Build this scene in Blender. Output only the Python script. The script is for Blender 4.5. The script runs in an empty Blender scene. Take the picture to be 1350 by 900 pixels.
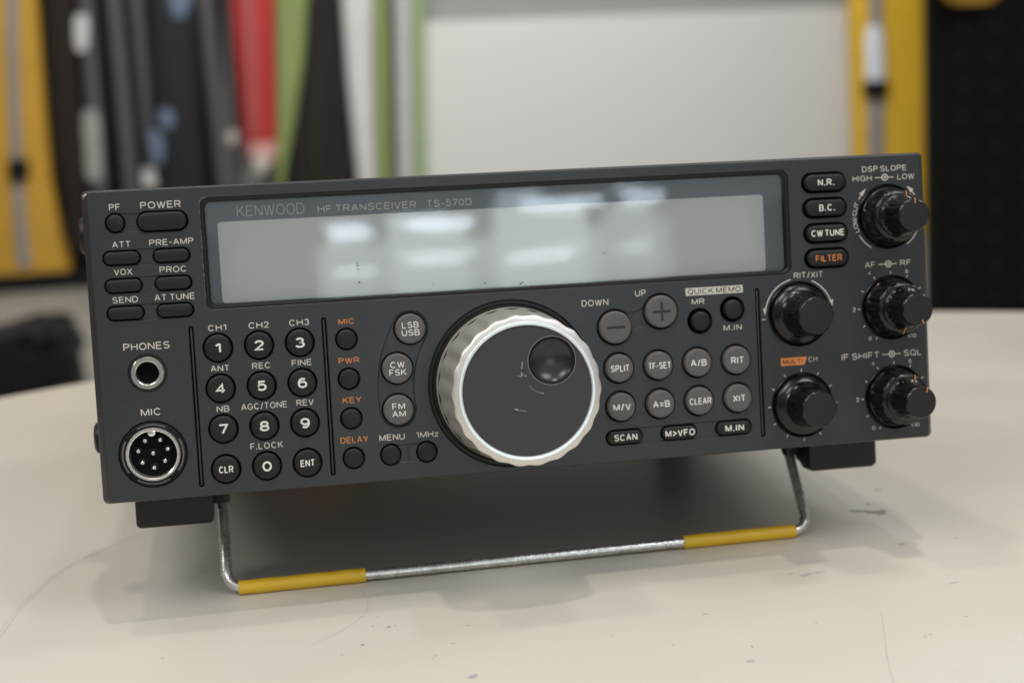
import bpy, bmesh, math, random
from mathutils import Vector, Matrix
from mathutils.geometry import tessellate_polygon
random.seed(7)
S = bpy.context.scene
COL = S.collection
PI = math.pi
MM = 0.001

# ------------------------------------------------------------------ camera, world, lamps, exposure
# The radio leans back about 6 degrees on its wire stand.  RM turns the radio's own axes
# (u along the front, v up the front, w out of the front) into the room's axes.
RM = Matrix(((0.999952928, 0.009702698, 0.0),
             (-0.001014161, 0.104518676, -0.994522407),
             (-0.009649551, 0.994475592, 0.104523597)))
RADIO_LOC = Vector((0, 0, 86.67 * MM))

cam_rows = ((0.98247595, -0.05461262, 0.17820906),
            (-0.06558905, -0.99625774, 0.05629021),
            (0.17446800, -0.06699234, -0.98238126))
right = RM @ Vector(cam_rows[0]); down = RM @ Vector(cam_rows[1]); fwd = RM @ Vector(cam_rows[2])
cam_loc = RADIO_LOC + RM @ (Vector((-88.3957, 25.3815, 460.7163)) * MM)
cd = bpy.data.cameras.new("camera")
cam = bpy.data.objects.new("camera", cd)
COL.objects.link(cam)
m3 = Matrix((right, -down, -fwd)).transposed()
cam.matrix_world = Matrix.Translation(cam_loc) @ m3.to_4x4()
cd.sensor_width = 36.0
cd.lens = 36.0 * 1956.64 / 1350.0
cd.clip_start = 0.02
cd.clip_end = 60.0
cd.dof.use_dof = True
cd.dof.focus_distance = 0.452
cd.dof.aperture_fstop = 9.2
cd.dof.aperture_blades = 0
S.camera = cam

S.view_settings.view_transform = 'Standard'
S.view_settings.look = 'None'
S.view_settings.exposure = 0.0
S.view_settings.gamma = 1.0

world = bpy.data.worlds.new("World")
S.world = world
world.use_nodes = True
wn, wl = world.node_tree.nodes, world.node_tree.links
bg = wn["Background"]
tc = wn.new("ShaderNodeTexCoord")
sx = wn.new("ShaderNodeSeparateXYZ")
wl.new(tc.outputs["Generated"], sx.inputs[0])
ramp = wn.new("ShaderNodeValToRGB")
ramp.color_ramp.elements[0].position = 0.0
ramp.color_ramp.elements[0].color = (0.09, 0.083, 0.073, 1)
ramp.color_ramp.elements[1].position = 1.0
ramp.color_ramp.elements[1].color = (0.50, 0.50, 0.49, 1)
e = ramp.color_ramp.elements.new(0.52); e.color = (0.12, 0.118, 0.115, 1)
e = ramp.color_ramp.elements.new(0.75); e.color = (0.36, 0.36, 0.355, 1)
mr = wn.new("ShaderNodeMapRange")
mr.inputs["From Min"].default_value = -1; mr.inputs["From Max"].default_value = 1
wl.new(sx.outputs["Z"], mr.inputs["Value"])
wl.new(mr.outputs[0], ramp.inputs[0])
wl.new(ramp.outputs[0], bg.inputs[0])
bg.inputs[1].default_value = 1.0

def lamp(name, loc, target, size, power, color, shape='DISK', size_y=None):
    d = bpy.data.lights.new(name, 'AREA')
    d.shape = shape; d.size = size
    if size_y: d.size_y = size_y
    d.energy = power; d.color = color
    o = bpy.data.objects.new(name, d)
    o.location = loc
    o.rotation_euler = (Vector(target) - Vector(loc)).to_track_quat('-Z', 'Y').to_euler()
    COL.objects.link(o)
    return o

CEIL = 2.3
for x, y, pw_, sz, col in ((0.06, -0.48, 9.5, 0.09, (1.0, 0.93, 0.84)), (-0.40, 0.22, 5.5, 0.12, (1.0, 0.84, 0.66)), (0.42, 0.28, 4.5, 0.16, (0.84, 0.92, 1.0)),
                        (-1.3, -1.5, 29.0, 1.3, (1.0, 0.96, 0.90)), (1.3, -1.7, 29.0, 1.3, (0.96, 0.98, 1.0)),
                        (3.0, 1.1, 16.0, 0.8, (1.0, 0.96, 0.90)), (-2.9, -0.2, 20.0, 0.8, (1.0, 0.95, 0.88))):
    lamp("ceiling_lamp", (x, y, CEIL), (x * .6, y * .6, 0), sz, pw_, col)
lamp("ceiling_lamp", (-0.9, 4.6, 2.6), (-0.8, 6.6, 0.4), 0.8, 46.0, (1.0, 0.98, 0.95))
lamp("ceiling_lamp", (1.7, 4.6, 2.6), (1.4, 6.6, 0.6), 0.8, 75.0, (1.0, 0.985, 0.96))

# daylight coming in low between the shelves in front of the radio, in several bright openings
def opening(x0, x1, z0, z1, rad, color=(0.80, 0.90, 1.0), y=-3.5):
    w, h = (x1 - x0), (z1 - z0)
    p = rad * 1.6 * PI * w * h
    lamp("window_light", ((x0 + x1) / 2, y, (z0 + z1) / 2), ((x0 + x1) / 2, 0, (z0 + z1) / 2),
         w, p, color, 'RECTANGLE', h)
opening(-2.2, 3.2, 0.55, 2.10, 0.30, (0.90, 0.95, 1.0), y=-3.6)
for x0, x1, z, h, rad in ((.13, .25, .540, .018, 9), (.15, .27, .520, .014, 11), (.14, .21, .502, .008, 5), (.31, .47, .556, .012, 9), (.36, .54, .538, .016, 13), (.40, .50, .518, .008, 6),
                          (.60, .72, .592, .014, 9), (.66, .90, .570, .018, 12), (.70, .84, .548, .010, 7), (.93, 1.03, .596, .012, 8), (.96, 1.07, .572, .020, 12), (.94, 1.02, .548, .010, 6),
                          (.33, .54, .452, .012, 7), (.36, .50, .436, .010, 9), (.36, .46, .470, .006, 4), (.62, .80, .428, .013, 10), (.66, .86, .445, .006, 4), (.15, .26, .415, .010, 11), (.93, 1.02, .430, .012, 6), (.97, 1.04, .452, .008, 4)):
    opening(x0, x1, z - h / 2, z + h / 2, rad * 0.9, (.74, .87, 1.0))
for x0, x1, z0, z1, rad in ((.14, .25, .30, .55, 0.9), (.11, .28, .33, .50, 0.8), (.31, .53, .28, .56, 1.2), (.28, .58, .34, .50, 0.8), (.60, .86, .27, .58, 1.3), (.56, .91, .30, .50, 0.8), (.40, .84, .26, .34, 1.2), (.92, 1.05, .30, .56, 0.7), (.90, 1.10, .36, .52, 0.5)):
    opening(x0, x1, z0, z1, rad * 2.7, (.80, .95, .96), y=-3.55)

# ------------------------------------------------------------------ materials
def mat(name, color, rough=0.5, metal=0.0, spec=0.5, bump=0.0, bump_scale=400.0, var=0.0, var_scale=30.0,
        coat=0.0, rough_var=0.0, rough_scale=None):
    m = bpy.data.materials.new(name)
    m.use_nodes = True
    n, l = m.node_tree.nodes, m.node_tree.links
    b = n["Principled BSDF"]
    b.inputs["Base Color"].default_value = (*color, 1)
    b.inputs["Roughness"].default_value = rough
    b.inputs["Metallic"].default_value = metal
    b.inputs["Specular IOR Level"].default_value = spec
    b.inputs["Coat Weight"].default_value = coat
    b.inputs["Coat Roughness"].default_value = 0.06
    t = n.new("ShaderNodeTexCoord")
    if bump > 0:
        no = n.new("ShaderNodeTexNoise")
        no.inputs["Scale"].default_value = bump_scale
        no.inputs["Detail"].default_value = 3
        l.new(t.outputs["Object"], no.inputs["Vector"])
        bp = n.new("ShaderNodeBump")
        bp.inputs["Strength"].default_value = bump
        bp.inputs["Distance"].default_value = 0.0002
        l.new(no.outputs["Fac"], bp.inputs["Height"])
        l.new(bp.outputs[0], b.inputs["Normal"])
    if var > 0:
        n2 = n.new("ShaderNodeTexNoise")
        n2.inputs["Scale"].default_value = var_scale
        n2.inputs["Detail"].default_value = 6
        l.new(t.outputs["Object"], n2.inputs["Vector"])
        mx = n.new("ShaderNodeMix"); mx.data_type = 'RGBA'
        c0 = tuple(c * (1 - var) for c in color); c1 = tuple(min(1, c * (1 + var)) for c in color)
        mx.inputs["A"].default_value = (*c0, 1); mx.inputs["B"].default_value = (*c1, 1)
        l.new(n2.outputs["Fac"], mx.inputs["Factor"])
        l.new(mx.outputs["Result"], b.inputs["Base Color"])
    if rough_var > 0:
        n3 = n.new("ShaderNodeTexNoise")
        n3.inputs["Scale"].default_value = rough_scale or var_scale * 1.7
        n3.inputs["Detail"].default_value = 8
        l.new(t.outputs["Object"], n3.inputs["Vector"])
        r = n.new("ShaderNodeMapRange")
        r.inputs["To Min"].default_value = max(0.02, rough - rough_var)
        r.inputs["To Max"].default_value = min(1, rough + rough_var)
        l.new(n3.outputs["Fac"], r.inputs["Value"])
        l.new(r.outputs[0], b.inputs["Roughness"])
    return m

M = {}
M['panel'] = mat('panel_paint', (0.0195, 0.0215, 0.0232), 0.36, bump=0.25, bump_scale=1800, var=0.24, var_scale=1100, rough_var=0.10, rough_scale=38)
M['worn_or_glint'] = mat('worn_or_glint_paint', (0.16, 0.155, 0.145), 0.35, metal=0.4, var=0.5, var_scale=160)
M['black'] = mat('black_plastic', (0.006, 0.006, 0.0065), 0.42, spec=0.35, var=0.2)
M['gap'] = mat('dark_inside', (0.004, 0.004, 0.004), 0.8, spec=0.1, var=0.2)
M['rubber'] = mat('black_rubber_key', (0.0062, 0.0062, 0.0065), 0.48, spec=0.35, bump=0.15, bump_scale=2500, var=0.12, var_scale=90)
M['greykey'] = mat('grey_key', (0.082, 0.080, 0.078), 0.5, bump=0.12, bump_scale=2500, var=0.08, var_scale=90)
M['knob'] = mat('glossy_black_knob', (0.004, 0.004, 0.004), 0.22, spec=0.45, var=0.2, var_scale=120, rough_var=0.025)
M['knobtop'] = mat('matte_knob_top', (0.0065, 0.0075, 0.008), 0.5, spec=0.4, bump=0.1, bump_scale=2500, var=0.12, var_scale=150)
M['white'] = mat('white_ink', (0.52, 0.50, 0.45), 0.6, var=0.08, var_scale=300)
M['whitekey'] = mat('white_key_ink', (0.66, 0.65, 0.61), 0.6, var=0.06, var_scale=300)
M['faintink'] = mat('silver_ink', (0.80, 0.75, 0.68), 0.5, var=0.05, var_scale=300)
M['orange'] = mat('orange_ink', (0.50, 0.17, 0.045), 0.6, var=0.1, var_scale=300)
M['darkink'] = mat('dark_ink', (0.012, 0.011, 0.010), 0.6, var=0.1)
M['chrome'] = mat('bright_nickel', (0.86, 0.84, 0.79), 0.18, metal=0.85, var=0.08, var_scale=200, rough_var=0.06)
M['satin'] = mat('satin_aluminium', (0.70, 0.68, 0.65), 0.40, metal=0.75, bump=0.05, bump_scale=3000, var=0.05, var_scale=150, rough_var=0.06)
M['bright'] = mat('polished_aluminium', (0.84, 0.875, 0.885), 0.28, metal=0.75, var=0.03, var_scale=100)
M['skirt'] = mat('polished_knob_skirt', (0.64, 0.64, 0.59), 0.30, metal=0.6, var=0.06, var_scale=80, rough_var=0.02)
M['disc'] = mat('dial_face', (0.029, 0.029, 0.030), 0.5, bump=0.12, bump_scale=2500, var=0.10, var_scale=150)
M['dimple'] = mat('dial_dimple', (0.020, 0.020, 0.020), 0.26, var=0.15, var_scale=100, rough_var=0.05)
M['wire'] = mat('worn_plated_wire', (0.66, 0.65, 0.62), 0.28, metal=0.85, bump=0.5, bump_scale=700, var=0.55, var_scale=260, rough_var=0.14)
M['yellow'] = mat('yellow_sleeve', (0.70, 0.44, 0.022), 0.42, bump=0.1, bump_scale=500, var=0.08, var_scale=120)
M['lcd'] = mat('grey_lcd', (0.88, 0.87, 0.85), 0.5, var=0.04, var_scale=15)
M['lcdborder'] = mat('lcd_border', (0.25, 0.28, 0.30), 0.6, var=0.06, var_scale=20)
M['dust'] = mat('dust', (0.45, 0.45, 0.43), 0.8, var=0.1)
M['grime'] = mat('grime', (0.17, 0.18, 0.175), 0.8, var=0.2)
M['case'] = mat('case_paint', (0.022, 0.023, 0.025), 0.4, bump=0.25, bump_scale=1200, var=0.15, var_scale=40)
M['scratch'] = mat('bare_scratch', (0.34, 0.33, 0.32), 0.5, var=0.2, var_scale=800)

def glass_mat():
    m = bpy.data.materials.new('display_glass'); m.use_nodes = True
    n, l = m.node_tree.nodes, m.node_tree.links
    for x in list(n): n.remove(x)
    out = n.new("ShaderNodeOutputMaterial"); mix = n.new("ShaderNodeMixShader")
    tr = n.new("ShaderNodeBsdfTransparent"); gl = n.new("ShaderNodeBsdfGlossy"); fr = n.new("ShaderNodeFresnel")
    t = n.new("ShaderNodeTexCoord"); no = n.new("ShaderNodeTexNoise"); bp = n.new("ShaderNodeBump")
    no.inputs["Scale"].default_value = 14; no.inputs["Detail"].default_value = 1
    bp.inputs["Strength"].default_value = 0.06; bp.inputs["Distance"].default_value = 0.002
    l.new(t.outputs["Object"], no.inputs["Vector"]); l.new(no.outputs["Fac"], bp.inputs["Height"])
    l.new(bp.outputs[0], gl.inputs["Normal"])
    fr.inputs["IOR"].default_value = 1.5
    gl.inputs["Roughness"].default_value = 0.02
    gl.inputs["Color"].default_value = (1, 1, 1, 1)
    tr.inputs["Color"].default_value = (0.93, 0.95, 0.95, 1)
    l.new(fr.outputs[0], mix.inputs[0]); l.new(tr.outputs[0], mix.inputs[1]); l.new(gl.outputs[0], mix.inputs[2])
    l.new(mix.outputs[0], out.inputs[0])
    return m
M['glass'] = glass_mat()

def table_mat():
    m = bpy.data.materials.new('cream_laminate'); m.use_nodes = True
    n, l = m.node_tree.nodes, m.node_tree.links
    b = n["Principled BSDF"]
    t = n.new("ShaderNodeTexCoord")
    n1 = n.new("ShaderNodeTexNoise"); n1.inputs["Scale"].default_value = 9; n1.inputs["Detail"].default_value = 7
    n2 = n.new("ShaderNodeTexNoise"); n2.inputs["Scale"].default_value = 3; n2.inputs["Detail"].default_value = 3
    l.new(t.outputs["Object"], n1.inputs["Vector"]); l.new(t.outputs["Object"], n2.inputs["Vector"])
    r1 = n.new("ShaderNodeValToRGB")
    r1.color_ramp.elements[0].position = 0.30; r1.color_ramp.elements[0].color = (0.605, 0.565, 0.485, 1)
    r1.color_ramp.elements[1].position = 0.62; r1.color_ramp.elements[1].color = (0.655, 0.625, 0.55, 1)
    l.new(n1.outputs["Fac"], r1.inputs[0])
    r2 = n.new("ShaderNodeValToRGB")
    r2.color_ramp.elements[0].position = 0.38; r2.color_ramp.elements[0].color = (0.65, 0.595, 0.505, 1)
    r2.color_ramp.elements[1].position = 0.62; r2.color_ramp.elements[1].color = (0.60, 0.605, 0.545, 1)
    l.new(n2.outputs["Fac"], r2.inputs[0])
    mx = n.new("ShaderNodeMix"); mx.data_type = 'RGBA'; mx.inputs["Factor"].default_value = 0.5
    l.new(r1.outputs[0], mx.inputs["A"]); l.new(r2.outputs[0], mx.inputs["B"])
    # small dark flecks
    v = n.new("ShaderNodeTexVoronoi"); v.inputs["Scale"].default_value = 42; v.inputs["Randomness"].default_value = 1
    l.new(t.outputs["Object"], v.inputs["Vector"])
    lt = n.new("ShaderNodeMath"); lt.operation = 'LESS_THAN'; lt.inputs[1].default_value = 0.022
    l.new(v.outputs["Distance"], lt.inputs[0])
    n4 = n.new("ShaderNodeTexNoise"); n4.inputs["Scale"].default_value = 25
    l.new(t.outputs["Object"], n4.inputs["Vector"])
    g = n.new("ShaderNodeMath"); g.operation = 'GREATER_THAN'; g.inputs[1].default_value = 0.56
    l.new(n4.outputs["Fac"], g.inputs[0])
    mu = n.new("ShaderNodeMath"); mu.operation = 'MULTIPLY'
    l.new(lt.outputs[0], mu.inputs[0]); l.new(g.outputs[0], mu.inputs[1])
    mu2 = n.new("ShaderNodeMath"); mu2.operation = 'MULTIPLY'; mu2.inputs[1].default_value = 0.5
    l.new(mu.outputs[0], mu2.inputs[0])
    # hairline scratches
    wv = n.new("ShaderNodeTexNoise"); wv.inputs["Scale"].default_value = 5; wv.inputs["Detail"].default_value = 2
    wv.inputs["Distortion"].default_value = 1.5
    l.new(t.outputs["Object"], wv.inputs["Vector"])
    sb = n.new("ShaderNodeMath"); sb.operation = 'SUBTRACT'; sb.inputs[1].default_value = 0.5
    l.new(wv.outputs["Fac"], sb.inputs[0])
    ab = n.new("ShaderNodeMath"); ab.operation = 'ABSOLUTE'; l.new(sb.outputs[0], ab.inputs[0])
    l2 = n.new("ShaderNodeMath"); l2.operation = 'LESS_THAN'; l2.inputs[1].default_value = 0.0010
    l.new(ab.outputs[0], l2.inputs[0])
    l3 = n.new("ShaderNodeMath"); l3.operation = 'MULTIPLY'; l3.inputs[1].default_value = 0.035
    l.new(l2.outputs[0], l3.inputs[0])
    ad = n.new("ShaderNodeMath"); ad.operation = 'MAXIMUM'
    l.new(mu2.outputs[0], ad.inputs[0]); l.new(l3.outputs[0], ad.inputs[1])
    m2 = n.new("ShaderNodeMix"); m2.data_type = 'RGBA'; m2.inputs["B"].default_value = (0.20, 0.19, 0.18, 1)
    l.new(ad.outputs[0], m2.inputs["Factor"]); l.new(mx.outputs["Result"], m2.inputs["A"])
    l.new(m2.outputs["Result"], b.inputs["Base Color"])
    rr = n.new("ShaderNodeMapRange"); rr.inputs["To Min"].default_value = 0.24; rr.inputs["To Max"].default_value = 0.42
    l.new(n1.outputs["Fac"], rr.inputs["Value"]); l.new(rr.outputs[0], b.inputs["Roughness"])
    bp = n.new("ShaderNodeBump"); bp.inputs["Strength"].default_value = 0.08; bp.inputs["Distance"].default_value = 0.0005
    n5 = n.new("ShaderNodeTexNoise"); n5.inputs["Scale"].default_value = 60
    l.new(t.outputs["Object"], n5.inputs["Vector"]); l.new(n5.outputs["Fac"], bp.inputs["Height"])
    l.new(bp.outputs[0], b.inputs["Normal"])
    return m
M['table'] = table_mat()

# ------------------------------------------------------------------ helpers
def tag(o, label=None, cat=None, group=None, kind=None):
    if label: o['label'] = label
    if cat: o['category'] = cat
    if group: o['group'] = group
    if kind: o['kind'] = kind
    return o

def empty(name, loc=(0, 0, 0)):
    o = bpy.data.objects.new(name, None)
    o.empty_display_size = 0.02
    o.location = loc
    COL.objects.link(o)
    return o

class MB:
    """collects faces (millimetres unless scale=1) and links them as one mesh object"""
    def __init__(self): self.v = []; self.f = []; self.mi = []
    def add(self, vs, fs, mi=0):
        b = len(self.v); self.v += [tuple(x) for x in vs]
        for f in fs: self.f.append([b + i for i in f]); self.mi.append(mi)
    def loft(self, loops, cap0=False, cap1=True, mi=0, closed=True, dome=0.0):
        n = len(loops[0]); vs = [p for lp in loops for p in lp]; fs = []
        for k in range(len(loops) - 1):
            for i in range(n if closed else n - 1):
                j = (i + 1) % n
                fs.append((k * n + i, k * n + j, (k + 1) * n + j, (k + 1) * n + i))
        def cap(k, flip):
            c = [sum(p[a] for p in loops[k]) / n for a in range(3)]
            if not flip: c[2] += dome
            ci = len(vs); vs.append(tuple(c))
            for i in range(n):
                j = (i + 1) % n
                fs.append((k * n + j, k * n + i, ci) if flip else (k * n + i, k * n + j, ci))
        if cap0: cap(0, True)
        if cap1: cap(len(loops) - 1, False)
        self.add(vs, fs, mi)
    def box(self, x0, x1, y0, y1, z0, z1, bev=0.0, mi=0):
        b = bev
        def rr(i, z): return [(x, y, z) for x, y in roundrect((x0 + x1) / 2, (y0 + y1) / 2, x1 - x0 - 2 * i, y1 - y0 - 2 * i, max(0.01, 2 * b - i), 4)]
        if b > 0: self.loft([rr(b, z0), rr(b * .3, z0 + b * .3), rr(0, z0 + b), rr(0, z1 - b), rr(b * .3, z1 - b * .3), rr(b, z1)], True, True, mi)
        else:
            q = [(x0, y0), (x1, y0), (x1, y1), (x0, y1)]
            self.loft([[(x, y, z0) for x, y in q], [(x, y, z1) for x, y in q]], True, True, mi)
    def tube(self, pts, r, n=16, mi=0, caps=True):
        P = [Vector(p) for p in pts]; loops = []; up = None
        for i, p in enumerate(P):
            t = (P[min(i + 1, len(P) - 1)] - P[max(i - 1, 0)]).normalized()
            if up is None:
                up = t.orthogonal().normalized()
            up = (up - t * up.dot(t)).normalized()
            s = t.cross(up)
            rr = r[i] if isinstance(r, (list, tuple)) else r
            loops.append([p + rr * (math.cos(a) * up + math.sin(a) * s) for a in [2 * PI * k / n for k in range(n)]])
        self.loft(loops, caps, caps, mi)
    def build(self, name, m, parent=None, loc=(0, 0, 0), scale=MM, sharp=32):
        me = bpy.data.meshes.new(name)
        me.from_pydata([(x * scale, y * scale, z * scale) for x, y, z in self.v], [], self.f)
        ms = m if isinstance(m, (list, tuple)) else [m]
        for x in ms: me.materials.append(x)
        for p, i in zip(me.polygons, self.mi): p.material_index = i; p.use_smooth = True
        bm = bmesh.new(); bm.from_mesh(me)
        bmesh.ops.remove_doubles(bm, verts=bm.verts, dist=1e-7)
        bmesh.ops.recalc_face_normals(bm, faces=bm.faces)
        bm.to_mesh(me); bm.free()
        me.set_sharp_from_angle(angle=math.radians(sharp))
        o = bpy.data.objects.new(name, me)
        o.location = loc
        if parent: o.parent = parent
        COL.objects.link(o)
        return o

def circle(cx, cy, r, n=48, a0=0):
    return [(cx + r * math.cos(a0 + 2 * PI * k / n), cy + r * math.sin(a0 + 2 * PI * k / n)) for k in range(n)]
def roundrect(cx, cy, w, h, r, k=6):
    r = min(r, w / 2 - 1e-4, h / 2 - 1e-4); out = []
    for sx_, sy_, a in ((1, 1, 0), (-1, 1, 90), (-1, -1, 180), (1, -1, 270)):
        for i in range(k + 1):
            t = math.radians(a + 90 * i / k)
            out.append((cx + sx_ * (w / 2 - r) + r * math.cos(t), cy + sy_ * (h / 2 - r) + r * math.sin(t)))
    return out
def stadium(cx, cy, w, h): return roundrect(cx, cy, w, h, h / 2, 12)
def dumbbell(A, ra, B, rb, neck, extb=0.0, n=28):
    """outline of two round ends joined by a neck"""
    ax, ay = A; bx, by = B; d = math.hypot(bx - ax, by - ay); ex = ((bx - ax) / d, (by - ay) / d); ey = (-ex[1], ex[0])
    nk = min(neck, ra * .97, rb * .97)
    aa = math.asin(min(.98, (nk * 1.18 if neck < ra * .8 else nk) / ra)); ab = math.asin(min(.98, (nk * 1.18 if neck < rb * .8 else nk) / rb))
    L = []
    for i in range(n): 
        t = -(PI - ab) + (2 * PI - 2 * ab) * i / (n - 1)
        L.append((d + rb * math.cos(t) + (extb if abs(t) < PI / 2 else 0), rb * math.sin(t)))
    x0, x1 = L[-1][0], ra * math.cos(aa); y0, y1 = L[-1][1], ra * math.sin(aa)
    def nb(sign, rev):
        pts = []
        for i in range(1, 10):
            t = i / 10; xx = x0 + (x1 - x0) * t
            lin = y0 + (y1 - y0) * t
            pts.append((xx, sign * (lin - (lin - nk) * math.sin(PI * t))))
        return pts[::-1] if rev else pts
    L += nb(1, False)
    for i in range(n):
        t = aa + (2 * PI - 2 * aa) * i / (n - 1)
        L.append((ra * math.cos(t), ra * math.sin(t)))
    L += nb(-1, True)
    return [(ax + x * ex[0] + y * ey[0], ay + x * ex[1] + y * ey[1]) for x, y in L]
def sweep(centres, r, n=20):
    """outline of a disc of radius r carried along a smooth path through three centres"""
    (x0, y0), (x1, y1), (x2, y2) = centres
    P = []
    for i in range(2 * n + 1):
        t = i / n  # 0..2, quadratic through the three points
        a = (t - 1) * (t - 2) / 2; b = -t * (t - 2); c = t * (t - 1) / 2
        P.append((a * x0 + b * x1 + c * x2, a * y0 + b * y1 + c * y2))
    N = []
    for i in range(len(P)):
        p, q = P[max(0, i - 1)], P[min(len(P) - 1, i + 1)]
        d = math.hypot(q[0] - p[0], q[1] - p[1]); N.append(((q[1] - p[1]) / d, -(q[0] - p[0]) / d))
    left = [(p[0] + r * nn[0], p[1] + r * nn[1]) for p, nn in zip(P, N)]
    rgt = [(p[0] - r * nn[0], p[1] - r * nn[1]) for p, nn in zip(P, N)]
    def endcap(c, frm, k=14):
        a = math.atan2(frm[1] - c[1], frm[0] - c[0]); return [(c[0] + r * math.cos(a + s * PI * j / k), c[1] + r * math.sin(a + s * PI * j / k)) for j in range(1, k)]
    # decide turn direction so that the cap goes outside
    s = 1
    t = endcap(P[-1], left[-1]); mid = t[len(t) // 2]
    if (mid[0] - P[-1][0]) * (P[-1][0] - P[-2][0]) + (mid[1] - P[-1][1]) * (P[-1][1] - P[-2][1]) < 0: s = -1
    return left + endcap(P[-1], left[-1]) + rgt[::-1] + endcap(P[0], rgt[0])
def area(L): return sum(a[0] * b[1] - b[0] * a[1] for a, b in zip(L, L[1:] + L[:1])) / 2
def ccw(L): return L if area(L) > 0 else L[::-1]
def offs(L, d):
    """grow an outline by d"""
    L = ccw(L); n = len(L); out = []
    for i in range(n):
        p, q, r = L[i - 1], L[i], L[(i + 1) % n]
        e1 = Vector((q[0] - p[0], q[1] - p[1])); e2 = Vector((r[0] - q[0], r[1] - q[1]))
        if e1.length < 1e-9: e1 = e2
        if e2.length < 1e-9: e2 = e1
        n1 = Vector((e1.y, -e1.x)).normalized(); n2 = Vector((e2.y, -e2.x)).normalized()
        b = (n1 + n2)
        b = b.normalized() / max(.5, math.sqrt((1 + n1.dot(n2)) / 2)) if b.length > 1e-6 else n1
        out.append((q[0] + d * b.x, q[1] + d * b.y))
    return out
def z(L, w): return [(x, y, w) for x, y in L]

def plate(outer, holes, w_top, depth, edge=0.25, outer_levels=None, mb=None, mi=0, edge_mi=None):
    """a flat plate with holes; every hole has a small chamfer and a wall"""
    mb = mb or MB()
    ol = ccw(outer)
    front = [z(ol, w_top)] + [z(offs(h, edge), w_top) for h in holes]
    tris = tessellate_polygon([[Vector(p) for p in L] for L in front])
    flat = [p for L in front for p in L]
    mb.add(flat, [tuple(t) for t in tris], mi)
    for h in holes:
        h = ccw(h)
        mb.loft([z(offs(h, edge), w_top), z(h, w_top - edge), z(h, w_top - depth)], False, False, mi)
    if outer_levels:
        mb.loft([z(offs(ol, d) if d else ol, w) for d, w in outer_levels], False, False, mi if edge_mi is None else edge_mi)
    else:
        mb.loft([z(ol, w_top), z(ol, w_top - depth)], False, False, mi)
    return mb

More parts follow.
